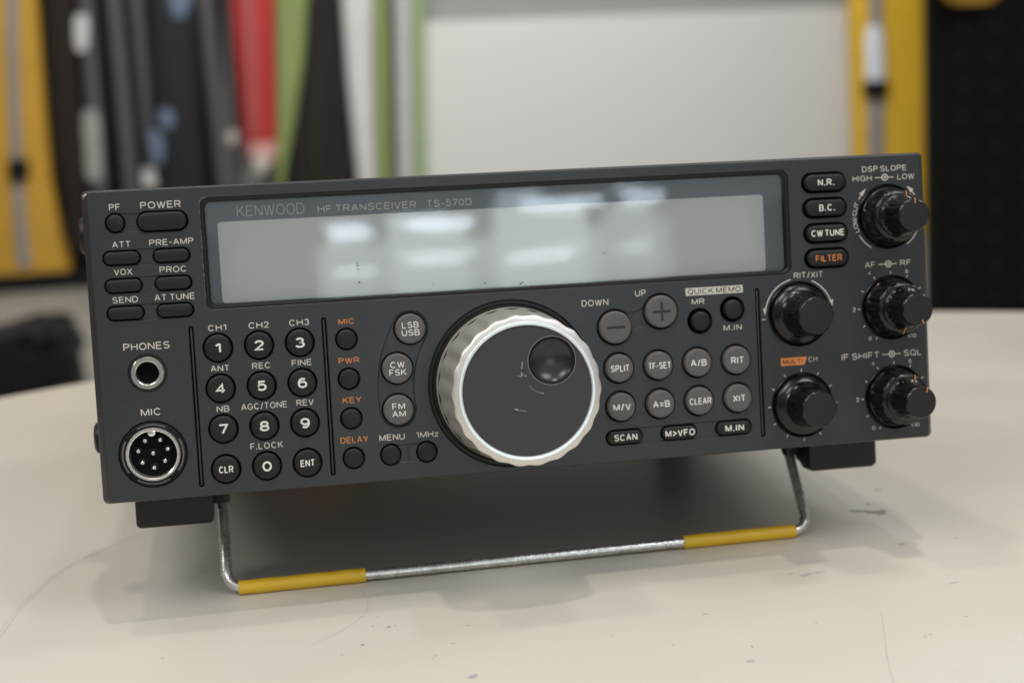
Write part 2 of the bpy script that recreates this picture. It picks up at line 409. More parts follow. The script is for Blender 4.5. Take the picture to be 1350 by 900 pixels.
# ---- lettering
# plain grotesque letters drawn as strokes in a unit box: (width / cap height, strokes)
def E(cx, cy, rx, ry, d0, d1, n=14):
    return [(cx + rx * math.cos(math.radians(d0 + (d1 - d0) * i / n)), cy + ry * math.sin(math.radians(d0 + (d1 - d0) * i / n))) for i in range(n + 1)]
_P = [(0, 0), (0, 1), (.58, 1)] + E(.6, .745, .4, .255, 90, -90) + [(0, .49)]
_six = [E(.5, .32, .5, .32, 0, 360, 24), E(.52, .5, .52, .5, 52, 180) + [(0, .33)]]
_nine = [[(1 - x, 1 - y) for x, y in q] for q in _six]
GLYPHS = {
    'A': (.95, [[(0, 0), (.46, 1), (.54, 1), (1, 0)], [(.17, .34), (.83, .34)]]),
    'B': (.88, [[(0, .52), (.6, .52)] + E(.6, .26, .4, .26, 90, -90) + [(0, 0), (0, 1), (.56, 1)] + E(.57, .76, .35, .24, 90, -90)]),
    'C': (.98, [E(.5, .5, .5, .5, 40, 320, 22)]), 'D': (.95, [[(0, 0), (0, 1), (.42, 1)] + E(.45, .5, .55, .5, 90, -90, 18) + [(-.01, 0)]]),
    'E': (.82, [[(1, 1), (0, 1), (0, 0), (1, 0)], [(0, .52), (.9, .52)]]), 'F': (.77, [[(1, 1), (0, 1), (0, 0)], [(0, .5), (.86, .5)]]),
    'G': (1.02, [E(.5, .5, .5, .5, 42, 330, 22) + [(.97, .1), (1, .46), (.58, .46)]]), 'H': (.93, [[(0, 0), (0, 1)], [(1, 0), (1, 1)], [(0, .52), (1, .52)]]),
    'I': (0, [[(0, 0), (0, 1)]]), 'K': (.92, [[(0, 0), (0, 1)], [(0, .36), (.94, 1)], [(.32, .58), (1, 0)]]), 'L': (.72, [[(0, 1), (0, 0), (1, 0)]]),
    'M': (1.1, [[(0, 0), (0, 1)], [(.02, 1), (.5, .05), (.98, 1)], [(1, 1), (1, 0)]]), 'N': (.93, [[(0, 0), (0, 1)], [(.02, 1), (.98, 0)], [(1, 0), (1, 1)]]),
    'O': (1.06, [E(.5, .5, .5, .5, 0, 360, 32)]), 'P': (.86, [_P]), 'Q': (1.06, [E(.5, .5, .5, .5, 0, 360, 32), [(.58, .26), (1, -.04)]]),
    'R': (.9, [_P, [(.55, .49), (1, 0)]]), 'S': (.88, [E(.5, .755, .46, .245, 22, 262) + E(.5, .265, .5, .265, 82, -158)]),
    'T': (.84, [[(0, 1), (1, 1)], [(.5, 1), (.5, 0)]]), 'U': (.92, [[(0, 1), (0, .4)] + E(.5, .37, .5, .37, 180, 360) + [(1, 1)]]),
    'V': (.92, [[(0, 1), (.47, 0), (.53, 0), (1, 1)]]), 'W': (1.3, [[(0, 1), (.24, 0), (.28, 0), (.5, 1)], [(.5, 1), (.72, 0), (.76, 0), (1, 1)]]),
    'X': (.92, [[(0, 0), (1, 1)], [(0, 1), (1, 0)]]), 'Y': (.92, [[(0, 1), (.5, .42), (1, 1)], [(.5, .42), (.5, 0)]]),
    'z': (.62, [[(0, .68), (1, .68), (0, 0), (1, 0)]]), '0': (.72, [E(.5, .5, .5, .5, 0, 360, 30)]), '1': (.38, [[(0, .76), (.9, .98)], [(1, 1), (1, 0)]]),
    '2': (.72, [E(.5, .71, .48, .29, 172, -30) + [(0, 0), (1, 0)]]), '3': (.72, [E(.47, .76, .43, .24, 160, -82) + E(.47, .265, .53, .265, 82, -160)]),
    '4': (.76, [[(.72, 0), (.72, 1), (0, .27), (1, .27)]]), '5': (.72, [[(.92, 1), (.16, 1), (.08, .48)] + E(.48, .335, .52, .335, 145, -152)]),
    '6': (.72, _six), '7': (.72, [[(0, 1), (1, 1), (.36, 0)]]), '8': (.72, [E(.5, .75, .44, .25, 0, 360, 24), E(.5, .26, .5, .26, 0, 360, 24)]), '9': (.72, _nine),
    '-': (.42, [[(0, .42), (1, .42)]]), '.': (0, [[(0, -.09), (0, .11)]]), '/': (.42, [[(0, -.08), (1, 1.08)]]), '=': (.72, [[(0, .26), (1, .26)], [(0, .66), (1, .66)]]), '>': (.78, [[(0, .86), (1, .46), (0, .06)]])}
def stroke(mb, pts, wd, w):
    """one pen stroke with mitred corners"""
    n = len(pts); A = []; B = []
    for i in range(n):
        p, q, r = pts[max(0, i - 1)], pts[i], pts[min(n - 1, i + 1)]
        e1 = Vector((q[0] - p[0], q[1] - p[1])); e2 = Vector((r[0] - q[0], r[1] - q[1]))
        if e1.length < 1e-9: e1 = e2
        if e2.length < 1e-9: e2 = e1
        n1 = Vector((-e1.y, e1.x)).normalized(); n2 = Vector((-e2.y, e2.x)).normalized()
        m_ = n1 + n2; m_ = m_.normalized() / max(.55, math.sqrt(max(0, (1 + n1.dot(n2)) / 2))) if m_.length > 1e-6 else n1
        A.append((q[0] + m_.x * wd / 2, q[1] + m_.y * wd / 2, w)); B.append((q[0] - m_.x * wd / 2, q[1] - m_.y * wd / 2, w))
    mb.add(A + B, [(i, i + 1, n + i + 1, n + i) for i in range(n - 1)])
def put(mb, s, u0, u1, v, h, w, wt=.15, ang=None):
    """letter a word between u0 and u1 on the baseline v, cap height h"""
    pos = []; x = 0
    for ch in s:
        if ch == ' ': x += .36; continue
        gw = GLYPHS[ch][0] + wt; pos.append((ch, x, gw)); x += gw + .25 + (.1 if '.' in s and len(s) < 8 else 0)
    tot = pos[-1][1] + pos[-1][2]; kx = (u1 - u0) / tot
    for ch, x, gw in pos:
        for j, st in enumerate(GLYPHS[ch][1]):
            t = wt * h * (.5 + .5 * min(1.25, kx / h))
            stroke(mb, [(u0 + (x + wt / 2) * kx + px_ * (gw - wt) * kx, v + t / 2 + py_ * (h - t)) for px_, py_ in st], t, w + .004 * j)
def putc(mb, s, cu, cv, h, w, wt=.15, ang=0.0):
    tmp = MB(); gw = (GLYPHS[s][0] + wt) * h
    put(tmp, s, -gw / 2, gw / 2, -h / 2, h, w, wt); c, sn = math.cos(ang), math.sin(ang)
    mb.add([(cu + x * c - y * sn, cv + x * sn + y * c, ww) for x, y, ww in tmp.v], tmp.f)
def strip(mb, pts, wd, w, mi=0):
    """a thin flat printed line along pts"""
    n = len(pts); a = []; bq = []
    for i in range(n):
        p, q = pts[max(0, i - 1)], pts[min(n - 1, i + 1)]
        d = math.hypot(q[0] - p[0], q[1] - p[1]); nx, ny = -(q[1] - p[1]) / d, (q[0] - p[0]) / d
        a.append((pts[i][0] + nx * wd / 2, pts[i][1] + ny * wd / 2, w)); bq.append((pts[i][0] - nx * wd / 2, pts[i][1] - ny * wd / 2, w))
    mb.add(a + bq, [(i, i + 1, n + i + 1, n + i) for i in range(n - 1)], mi)
def arc(cx, cy, r, d0, d1, n=18): return [(cx + r * math.cos(math.radians(d0 + (d1 - d0) * i / n)), cy + r * math.sin(math.radians(d0 + (d1 - d0) * i / n))) for i in range(n + 1)]

# pixel of the photograph (1350 x 900) on a vertical plane at depth y, and on the level z
def ray(px, py): return (right * ((px - 675) / 1956.64) + down * ((py - 450) / 1956.64) + fwd)
def at(px, py, y):
    d = ray(px, py); return cam_loc + d * ((y - cam_loc.y) / d.y)
def at_z(px, py, zz):
    d = ray(px, py); return cam_loc + d * ((zz - cam_loc.z) / d.z)

# ------------------------------------------------------------------ the setting: floor, back wall
FLOOR = -0.74
WALL = 7.25
mb = MB(); mb.box(-7, 8, -5, WALL + 0.2, FLOOR - 0.1, FLOOR)
fl = mb.build('floor', mat('grey_floor', (0.30, 0.285, 0.255), 0.45, var=0.10, var_scale=3, bump=0.1, bump_scale=40), scale=1)
tag(fl, kind='structure')
mb = MB(); mb.box(-7, 8, WALL, WALL + 0.15, FLOOR, 3.2)
wa = mb.build('wall', mat('grey_wall', (0.30, 0.30, 0.295), 0.8, var=0.05, var_scale=4, bump=0.1, bump_scale=60), scale=1)
tag(wa, kind='structure')

# ------------------------------------------------------------------ the round table
TC = (0.1045, -0.0770); TR = 0.5874
tab = tag(empty('round_table', (TC[0], TC[1], FLOOR)), 'round cream laminate table carrying the black radio, scuffed and faintly stained', 'table')
mb = MB()
prof = [(0.0, 0.0), (TR - 0.004, 0.0), (TR - 0.001, -0.0012), (TR, -0.004), (TR, -0.026), (TR - 0.002, -0.029), (TR - 0.02, -0.03), (0.0, -0.03)]
loops = [[(max(r, 1e-4) * math.cos(2 * PI * k / 128), max(r, 1e-4) * math.sin(2 * PI * k / 128), zz) for k in range(128)] for r, zz in prof]
mb.loft(loops, True, True)
mb.build('tabletop', M['table'], tab, (0, 0, -FLOOR), scale=1)
mb = MB()
prof = [(0.26, 0.0), (0.26, 0.012), (0.05, 0.035), (0.04, 0.06), (0.04, 0.69), (0.16, 0.705), (0.16, 0.709)]
mb.loft([[(r * math.cos(2 * PI * k / 48), r * math.sin(2 * PI * k / 48), zz) for k in range(48)] for r, zz in prof], True, True)
mb.build('pedestal', M['case'], tab, scale=1)
# marks on the tabletop (room millimetres -> table local)
def tl(x, y): return ((x - TC[0] * 1000), (y - TC[1] * 1000))
def blob(mb, x, y, a, b, ang, h=0.06, n=14, mi=0):
    x, y = tl(x, y); c, s = math.cos(ang), math.sin(ang); L = []
    for k in range(n):
        t = 2 * PI * k / n; q = random.uniform(.65, 1.25); L.append((x + q * (a * math.cos(t) * c - b * math.sin(t) * s), y + q * (a * math.cos(t) * s + b * math.sin(t) * c)))
    mb.add([(px_, py_, h) for px_, py_ in L] + [(x, y, h)], [(k, (k + 1) % n, n) for k in range(n)], mi)
SC_M = mat('dark_scuff', (0.19, 0.185, 0.17), .6, var=.3, var_scale=500)
for (x, y, a, b, g) in ((-60.3, -13.2, .6, .35, .3), (-57.7, -22.4, .45, .35, 0), (-53.1, -24.5, 1.0, .5, .3), (-51.0, -24.2, .5, .3, .2), (-62.0, -36.9, .9, .45, .3),
                        (-68.5, -43.2, .5, .35, .4), (-55.4, -14.7, .4, .25, 0), (-29.5, -30.6, .8, .25, .5), (-36.1, -44, .9, .25, -.3), (-42.4, -51.8, .7, .35, .5), (-43.5, -54, .5, .2, .2),
                        (41.5, -42.9, 1.1, .3, -.15), (46.1, -71.8, .3, .9, .1), (113.8, -67.8, .7, .2, .1), (97.5, -78.0, .5, .25, .2), (95.2, -79.2, .5, .25, .2), (146.2, 1.7, .9, .4, 0),
                        (70, -60, .5, .25, 1), (-120, -30, .5, .25, 0), (-148, -48, .4, .3, 0), (10, -52, .5, .2, .7), (160, -30, .6, .25, 0.3), (25, -64, .4, .3, 0)):
    mb = MB(); blob(mb, x, y, a * .85, b * .75, g); mb.build('scuff_mark', SC_M, tab, (0, 0, -FLOOR))
mb = MB()
for q_, (x, y, a, b, g) in enumerate(((127.5, 42.0, 2.6, 1.5, -.3), (131.5, 39.5, 3.2, 2.2, -.5), (134.3, 37.0, 2.2, 2.4, .2), (134.8, 48.8, 1.0, 1.0, 0), (136.0, 39.5, 1.0, 1.6, 0.2))):
    blob(mb, x, y, a, b, g, .06 + .01 * q_)
mb.build('stain', mat('brown_smudge', (0.30, 0.275, 0.225), .6, var=.35, var_scale=260), tab, (0, 0, -FLOOR))
IK_M = mat('faded_violet_ink', (0.44, 0.38, 0.43), .6, var=.25, var_scale=300)
for (x, y, a, b, g) in ((78.7, -16.0, 1.6, .35, .1), (83, -18.5, 2.4, 1.2, .2), (88.5, -17.4, 2.6, .6, .05), (125.7, 1.0, 1.5, .9, 0), (41.9, -81.7, 1.6, .55, .1), (-34.4, -69.8, 1.9, 1.3, .6), (146, 66, 1.6, 1.2, 0), (124, -40, 2.4, .3, .3)):
    mb = MB(); blob(mb, x, y, a, b, g); mb.build('ink_mark', IK_M, tab, (0, 0, -FLOOR))
mb = MB()
def curve_pts(P, n=10):
    out = []
    for i in range(len(P) - 1):
        p0, p1, p2, p3 = P[max(0, i - 1)], P[i], P[i + 1], P[min(len(P) - 1, i + 2)]
        for k in range(n):
            t = k / n
            out.append(tuple(.5 * (2 * p1[a] + (p2[a] - p0[a]) * t + (2 * p0[a] - 5 * p1[a] + 4 * p2[a] - p3[a]) * t * t + (3 * p1[a] - p0[a] - 3 * p2[a] + p3[a]) * t ** 3) for a in (0, 1)))
    return out + [P[-1]]
HS_M = mat('grey_scratch', (0.50, 0.47, 0.42), .6, var=.25, var_scale=120)
for P, wd in (([(-58.4, 14), (-57.3, 3), (-57.9, -6), (-58.6, -10), (-65.6, -21.3), (-77, -32.6)], .22), ([(92, -56.9), (86, -72), (78, -92), (70, -115)], .3),
              ([(-170.5, 2.9), (-167.3, 29.9), (-158.9, 62.9), (-142.9, 91), (-129.9, 104.3)], .3), ([(-171.8, 2.9), (-168.6, 29.9), (-160.4, 63), (-144.5, 91)], .2)):
    mb = MB(); strip(mb, [tl(*p) for p in curve_pts(P)], wd * .8, .055); mb.build('hairline_scratch', HS_M, tab, (0, 0, -FLOOR))

# ------------------------------------------------------------------ the radio
radio = tag(empty('radio_transceiver'), 'dark grey radio transceiver with wide blank display and silver dial, propped on a wire stand', 'radio')
radio.matrix_world = Matrix.Translation(RADIO_LOC) @ RM.to_4x4()
HW, HH = 135.0, 47.45      # half width and height of the front

# button table:  shape, centre u, v, size, cap size, cap height, key material, text lines
BUT = []
def rnd(u, v, rh, rc, top, m='rubber', text=None, **k): BUT.append(dict(kind='r', u=u, v=v, rh=rh, rc=rc, top=top, m=m, text=text, **k))
def std(u, v, wh, hh, wc, hc, top, m='rubber', text=None, **k): BUT.append(dict(kind='s', u=u, v=v, wh=wh, hh=hh, wc=wc, hc=hc, top=top, m=m, text=text, **k))
# keypad
for s, c, r in (('1', 0, 0), ('2', 1, 0), ('3', 2, 0), ('4', 0, 1), ('5', 1, 1), ('6', 2, 1), ('7', 0, 2), ('8', 1, 2), ('9', 2, 2), ('CLR', 0, 3), ('0', 1, 3), ('ENT', 2, 3)):
    rnd(-97.65 + 12.39 * c, -1.95 - 12.43 * r, 4.5, 4.1, 1.0, 'rubber', s, lab='round black key marked ' + s)
for k, v in (('MIC', -1.85), ('PWR', -14.2), ('KEY', -26.55), ('DELAY', -38.95)):
    rnd(-58.53, v, 3.4, 3.05, .9, 'rubber', None, lab='small round black button below orange ' + k)
rnd(-46.9, -38.85, 3.35, 3.0, .9, lab='small round black button below MENU', nohole=1); rnd(-35.65, -38.8, 3.35, 3.0, .9, lab='small round black button below 1MHz', nohole=1)
KID = ((-38.6, 0.1), (-43.35, -12.0), (-43.75, -24.95))
for (u, v), t in zip(KID, ('LSB/USB', 'CW/FSK', 'FM/AM')):
    rnd(u, v, 5.15, 4.72, 1.2, 'greykey', t, lab='grey round key marked ' + t.replace('/', ' '), nohole=1, inset=.5)
for i, row in enumerate((('SPLIT', 'TF-SET', 'A/B', 'RIT'), ('M/V', 'A=B', 'CLEAR', 'XIT'))):
    for j, s in enumerate(row): rnd(27.6 + 13.06 * j, -16.77 - 12.41 * i, 5.0, 4.5, 1.9, 'greykey', s, lab='grey round key marked ' + s)
DN, UPB = (26.95, -3.65), (42.3, 0.45)
rnd(*DN, 5.7, 5.2, 1.9, 'greykey', 'minus', lab='large grey round key with a minus', nohole=1); rnd(*UPB, 5.7, 5.2, 1.9, 'greykey', 'plus', lab='large grey round key with a plus', nohole=1)
rnd(55.35, -3.45, 4.05, 3.15, 1.7, lab='small black button below MR'); rnd(66.45, -.35, 4.05, 3.15, 1.7, lab='small black button above M.IN')
rnd(-125.3, 37.35, 2.98, 2.6, .9, lab='small round black button below PF', nohole=1)
std(-111.6, 37.3, 15.3, 6.2, 14.5, 5.4, 1.2, lab='long black power button', nohole=1)
for v, a, b in ((26.87, 'ATT', 'PRE-AMP'), (18.55, 'VOX', 'PROC'), (10.28, 'SEND', 'AT TUNE')):
    std(-124.15, v, 11.2, 4.5, 10.5, 3.8, .9, lab='oval black button below ' + a, nohole=1); std(-109.6, v, 11.2, 4.5, 10.5, 3.8, .9, lab='oval black button below ' + b, nohole=1)
for u, v, s in ((28.5, -39.1, 'SCAN'), (46.65, -39.0, 'M>VFO'), (65.05, -38.8, 'M.IN')):
    std(u, v, 12.4, 4.9, 11.7, 4.2, 1.0, text=s, lab='oval black key marked ' + s, nohole=1)
for v, s in ((39.0, 'N.R.'), (30.8, 'B.C.'), (22.6, 'CW TUNE'), (14.42, 'FILTER')):
    std(99.45, v, 15.3, 6.5, 13.9, 5.3, 1.7, text=s, lab='oval black key marked ' + s)

def ends(b):   # centres of the two round ends
    return (b['u'] - b['wh'] / 2 + b['hh'] / 2, b['u'] + b['wh'] / 2 - b['hh'] / 2)
holes = []
for b in BUT:
    if b.get('nohole'): continue
    holes.append(circle(b['u'], b['v'], b['rh'], 48) if b['kind'] == 'r' else stadium(b['u'], b['v'], b['wh'], b['hh']))
kidney = ccw(sweep(KID, 5.55))
holes.append(kidney)
holes.append(dumbbell(DN, 5.75, UPB, 5.75, 2.5))
holes.append(dumbbell((-125.3, 37.35), 2.98, (-111.6 - 4.55, 37.3), 3.1, 2.6, extb=9.1))
holes.append(dumbbell((-46.9, -38.85), 3.35, (-35.65, -38.8), 3.35, 2.7))
for v in (26.87, 18.55, 10.28): holes.append(stadium((-124.15 - 109.6) / 2, v, 14.55 + 11.2, 4.5))
holes.append([(u, v + (u - 46.7) * .008) for u, v in stadium((28.5 + 65.05) / 2, -38.97, 36.55 + 12.4, 4.9)])
GROOVES = ((-105.33, 5.1, -44.3), (-65.15, 5.2, -44.0), (75.2, 5.9, -42.8))
for u, t, b_ in GROOVES: holes.append(stadium_v := roundrect(u, (t + b_) / 2, 1.35, t - b_, .67, 6))
JACK = (-119.06, -8.2); MICC = (-119.1, -33.0)
holes.append(circle(*JACK, 5.7, 64)); holes.append(circle(*MICC, 10.2, 72))
DIAL = (-7.4, -19.3)
dial_hole = circle(*DIAL, 26.5, 120)
holes.append(dial_hole)
KN_S = ((89.2, -3.3), (89.1, -33.2)); KN_D = ((121.35, 26.85), (121.5, -3.1), (121.5, -32.9))
for p in KN_S + KN_D: holes.append(circle(*p, 10.5, 72))
DC = ((-100.1 + 87.2) / 2, (43.65 + 9.8) / 2); DW, DH = 187.3, 33.85
holes.append(roundrect(*DC, DW, DH, 2.4, 8))

OL = lambda ix, iy, r: ccw(roundrect(0, 0, 2 * (HW - ix), 2 * (HH - iy), r, 8))
outer = OL(2.1, .75, 1.3)
pm = plate(outer, holes, 0.0, 3.2, .22, outer_levels=[(0, 0), (0, -.001)])
pm.loft([z(OL(ix, iy, r), w) for ix, iy, r, w in ((2.1, .75, 1.3, -.001), (1.75, .5, 1.4, -.12), (.35, .12, 1.7, -1.75), (.05, .02, 1.8, -2.3), (0, 0, 1.8, -3.0), (0, 0, 1.8, -16))], False, False)
front = pm.build('front_panel', M['panel'], radio, sharp=28)
# bronze chip on the worn corner
mb = MB(); mb.tube([(-134.3, 45.0, -1.3), (-133.9, 45.7, -.75), (-133.2, 46.2, -.6), (-132.4, 46.6, -.7)], [.15, .5, .45, .12], 9)
mb.build('chipped_corner', mat('bared_bronze', (0.34, 0.26, 0.19), .35, metal=.8, var=.5, var_scale=1200), front)

mb = MB(); n = 46
mb.tube([(-100.35, 12.4 + 29.2 * i / n, -.06) for i in range(n + 1)], [.05 + .13 * random.random() ** 2 for i in range(n + 1)], 6)
mb.build('worn_or_glint_edge', M['worn_or_glint'], front)
mb = MB(); mb.tube([(-98.2 + 2.2 * math.cos(math.radians(t)), 41.6 + 2.2 * math.sin(math.radians(t)), -.06) for t in range(90, 181, 9)], [.1 + .08 * random.random() for i in range(11)], 6)
mb.build('worn_or_glint_edge', M['worn_or_glint'], front)
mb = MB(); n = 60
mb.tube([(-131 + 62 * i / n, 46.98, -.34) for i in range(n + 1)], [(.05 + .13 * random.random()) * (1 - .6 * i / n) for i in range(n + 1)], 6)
mb.build('worn_or_glint_edge', M['worn_or_glint'], front)  # bright reflection line along the top bevel, built as a pale strip

# inset pieces between joined buttons (same paint, a little lower)
def inset(mb): return mb.build('panel_inset', M['panel'], front, sharp=28)
def bridge(mb, cl, rl, cr, rr, hh, w, v, v2=None):
    n = 12; v2 = v if v2 is None else v2
    al = math.asin(min(1, hh / rl)); ar = math.asin(min(1, hh / rr))
    L = [(cl + rl * math.cos(al - 2 * al * i / n), v + rl * math.sin(al - 2 * al * i / n)) for i in range(n + 1)]
    R = [(cr - rr * math.cos(ar - 2 * ar * i / n), v2 + rr * math.sin(ar - 2 * ar * i / n)) for i in range(n + 1)]
    mb.add([(x, y, w) for x, y in L + R] + [(x, y, w - 1) for x, y in L + R],
           [(i, i + 1, n + 2 + i, n + 1 + i) for i in range(n)] +
           [(i + 2 * n + 2, i + 1 + 2 * n + 2, i + 1, i) for i in range(n)] + [(n + 1 + i, n + 2 + i, n + 2 + i + 2 * n + 2, n + 1 + i + 2 * n + 2) for i in range(n)])
for v in (26.87, 18.55, 10.28):
    mb = MB(); bridge(mb, -124.15 + 5.6 - 2.25, 2.3, -109.6 - 5.6 + 2.25, 2.3, 2.2, -.35, v); inset(mb)
mb = MB(); bridge(mb, 28.5 + 3.75, 2.5, 46.65 - 3.75, 2.5, 2.4, -.4, -39.1, -39.0); inset(mb); mb = MB(); bridge(mb, 46.65 + 3.75, 2.5, 65.05 - 3.75, 2.5, 2.4, -.4, -39.0, -38.8); inset(mb)
mb = MB(); bridge(mb, -125.3, 3.0, -116.15, 3.1, 2.55, -.35, 37.35, 37.3); inset(mb)
mb = MB(); bridge(mb, -46.9, 3.4, -35.65, 3.4, 2.65, -.35, -38.85, -38.8)
mb.box(-41.55, -41.0, -40.9, -36.8, -.5, -.02, .12); inset(mb)
inset(plate(offs(kidney, -.06), [circle(u, v, 5.12, 48) for u, v in KID], -.55, 1.5, .15))
# neck between the minus and plus keys
ang = math.atan2(UPB[1] - DN[1], UPB[0] - DN[0]); dl = math.hypot(UPB[1] - DN[1], UPB[0] - DN[0])
nk = []
tmp = MB(); bridge(tmp, 0, 5.8, dl, 5.8, 3.0, -.45, 0)
mb = MB(); mb.add([(DN[0] + x * math.cos(ang) - y * math.sin(ang), DN[1] + x * math.sin(ang) + y * math.cos(ang), w) for x, y, w in tmp.v], tmp.f); inset(mb)
for u, t, b_ in GROOVES:
    mb = MB(); mb.box(u - .28, u + .28, b_ + .5, t - .5, -2, -.55, .08); mb.build('groove_rib', M['panel'], front)

# case behind the front
mb = MB(); mb.box(-132.5, 132.5, -46.2, 46.6, -262, -3.6, 1.2)
case = mb.build('case', M['case'], radio)
mb = MB(); mb.box(-133.2, 133.2, -45.9, 45.9, -3.55, -3.25)
mb.build('panel_backing', M['gap'], front)

# buttons
def cap_loops(out, top, dome):
    return [z(out, -3.0), z(out, top - .55), z(offs(out, -.12), top - .22), z(offs(out, -.38), top - .04), z(offs(out, -.9), top + dome * .35), z(offs(out, -1.5), top + dome * .6)]
for b in BUT:
    mb = MB()
    if b['kind'] == 'r':
        out = ccw(circle(0, 0, b['rc'], 40)); dome = .25
    else:
        out = ccw(stadium(0, 0, b['wc'], b['hc'])); dome = .18
    if b['m'] == 'greykey' and b['kind'] == 'r':
        lo = cap_loops(out, b['top'], 0.05)
    else: lo = cap_loops(out, b['top'], dome)
    mb.loft(lo, False, True, dome=.06)
    o = mb.build('button', M[b['m']], radio, (b['u'] * MM, b['v'] * MM, 0), sharp=50)
    o['label'] = b['lab']
    t = b['text']
    if not t: continue
    lm = MB(); w = b['top'] + (.24 if b['m'] != 'greykey' else .10) + .06; mt = M['whitekey']
    if t in ('minus', 'plus'):
        w = b['top'] + .12; mt = M['darkink']
        lm.add([(x, y, w) for x, y in roundrect(0, 0, 6.0, .8, .2, 3)], [tuple(range(16))])
        if t == 'plus':
            for s in (-1, 1): lm.add([(x, y, w + .01) for x, y in roundrect(0, s * 1.75, .8, 2.6, .2, 3)], [tuple(range(16))])
    elif len(t) == 1:
        putc(lm, t, 0, 0, 3.15, w, .19)
    elif t in ('LSB/USB', 'CW/FSK', 'FM/AM'):
        a, c = t.split('/'); wd = {'LSB': 5.2, 'USB': 5.6, 'CW': 4.5, 'FSK': 5.3, 'FM': 4.0, 'AM': 4.2}
        put(lm, a, -wd[a] / 2, wd[a] / 2, .22, 1.95, w, .165); put(lm, c, -wd[c] / 2, wd[c] / 2, -2.15, 1.95, w, .165)
    else:
        W = {'CLR': 4.25, 'ENT': 4.3, 'SPLIT': 6.0, 'TF-SET': 7.4, 'A/B': 5.3, 'RIT': 4.3, 'M/V': 5.8, 'A=B': 5.6, 'CLEAR': 7.2, 'XIT': 4.2, 'SCAN': 7.6, 'M>VFO': 9.8, 'M.IN': 6.3,
             'N.R.': 5.5, 'B.C.': 5.3, 'CW TUNE': 11.3, 'FILTER': 9.0}[t]
        h = 2.15
        if t == 'FILTER': mt = M['orange']
        put(lm, t, -W / 2, W / 2, -h / 2, h, w, .21)
    lm.build('lettering', mt, o)

# printed lettering of the front
WH = (('PF', -126.83, -123.63, 41.15, 1.95), ('POWER', -117.71, -105.80, 41.2, 2.1), ('ATT', -126.68, -121.35, 30.0, 1.85), ('PRE-AMP', -115.82, -102.81, 30.0, 1.87),
      ('VOX', -126.72, -121.44, 21.75, 1.87), ('PROC', -113.36, -105.37, 21.75, 1.85), ('SEND', -127.81, -120.30, 13.37, 1.87), ('AT TUNE', -115.43, -103.49, 13.37, 1.9),
      ('PHONES', -125.61, -111.99, -1.16, 2.2), ('MIC', -121.85, -115.82, -21.19, 2.2), ('CH1', -100.2, -94.8, 3.2, 1.93), ('CH2', -88.04, -81.97, 3.2, 1.93), ('CH3', -75.76, -69.63, 3.25, 1.9),
      ('ANT', -100.22, -94.66, -9.2, 1.87), ('REC', -87.78, -82.22, -9.22, 1.87), ('FINE', -75.72, -69.64, -9.1, 1.87), ('NB', -99.28, -95.48, -21.65, 1.9),
      ('AGC/TONE', -91.86, -77.92, -21.62, 1.93), ('REV', -75.07, -69.8, -21.5, 1.9), ('F.LOCK', -89.91, -80.01, -33.94, 1.95), ('MENU', -50.21, -42.29, -34.39, 1.95),
      ('1MHz', -38.67, -31.63, -34.3, 1.9), ('DOWN', 16.56, 25.27, 3.51, 2.03), ('UP', 34.23, 37.8, 5.68, 2.03), ('MR', 52.9, 57.13, 1.91, 1.86), ('M.IN', 63.21, 69.38, -7.2, 1.87),
      ('DSP SLOPE', 112.92, 128.45, 41.71, 1.85), ('HIGH', 109.51, 116.18, 38.78, 1.83), ('LOW', 125.15, 131.09, 38.78, 1.83), ('AF', 112.66, 116.2, 10.36, 1.9), ('RF', 124.98, 128.8, 10.42, 1.9),
      ('IF SHIFT', 103.26, 116.5, -19.55, 2.05), ('SQL', 125.14, 131.37, -19.55, 2.0), ('RIT/XIT', 87.87, 97.93, 8.28, 1.93), ('CH', 91.75, 94.85, -19.25, 1.68),
      ('4', 113.6, 114.6, 7.95, 1.3), ('6', 126.69, 127.74, 7.87, 1.3), ('2', 107.7, 108.8, -3.8, 1.35), ('0', 112.91, 114.04, -13.59, 1.3), ('10', 127.76, 129.68, -13.63, 1.3),
      ('4', 113.7, 114.75, -21.9, 1.3), ('6', 126.75, 127.8, -22.0, 1.3), ('2', 107.75, 108.85, -33.6, 1.35), ('0', 113.0, 114.1, -43.4, 1.3), ('10', 127.8, 129.7, -43.4, 1.3))
lm = MB(); W0 = .04
for t, u0, u1, v, h in WH:
    wm = MB(); put(wm, t, u0, u1, v, h, W0, .155); wo = wm.build('lettering', M['white'], front); wo['label'] = 'white lettering reading ' + t
for (u, v) in ((120.72, 39.7), (120.85, 11.24), (120.88, -18.56)):       # the little twin-knob sign
    strip(lm, arc(u, v, .95, 0, 360, 24), .42, W0); lm.add(z(circle(u, v, .42, 14), W0), [tuple(range(14))])
    strip(lm, [(u - 3.45, v), (u - 1.1, v)], .3, W0); strip(lm, [(u + 1.1, v), (u + 3.1, v)], .3, W0)
for cu, cv in KN_D[1:]:
    for k in range(11):
        a = math.radians(240 - 30 * k); strip(lm, [(cu + 11.0 * math.cos(a), cv + 11.0 * math.sin(a)), (cu + 11.95 * math.cos(a), cv + 11.95 * math.sin(a))], .28, W0)
cu, cv = KN_S[1]
for k in range(12):
    a = math.radians(90 - 30 * k); strip(lm, [(cu + 10.9 * math.cos(a), cv + 10.9 * math.sin(a)), (cu + 11.9 * math.cos(a), cv + 11.9 * math.sin(a))], .28, W0)
cu, cv = KN_S[0]
strip(lm, arc(cu, cv, 11.6, 172, 102), .38, W0); strip(lm, arc(cu, cv, 11.6, 66, 18), .38, W0)
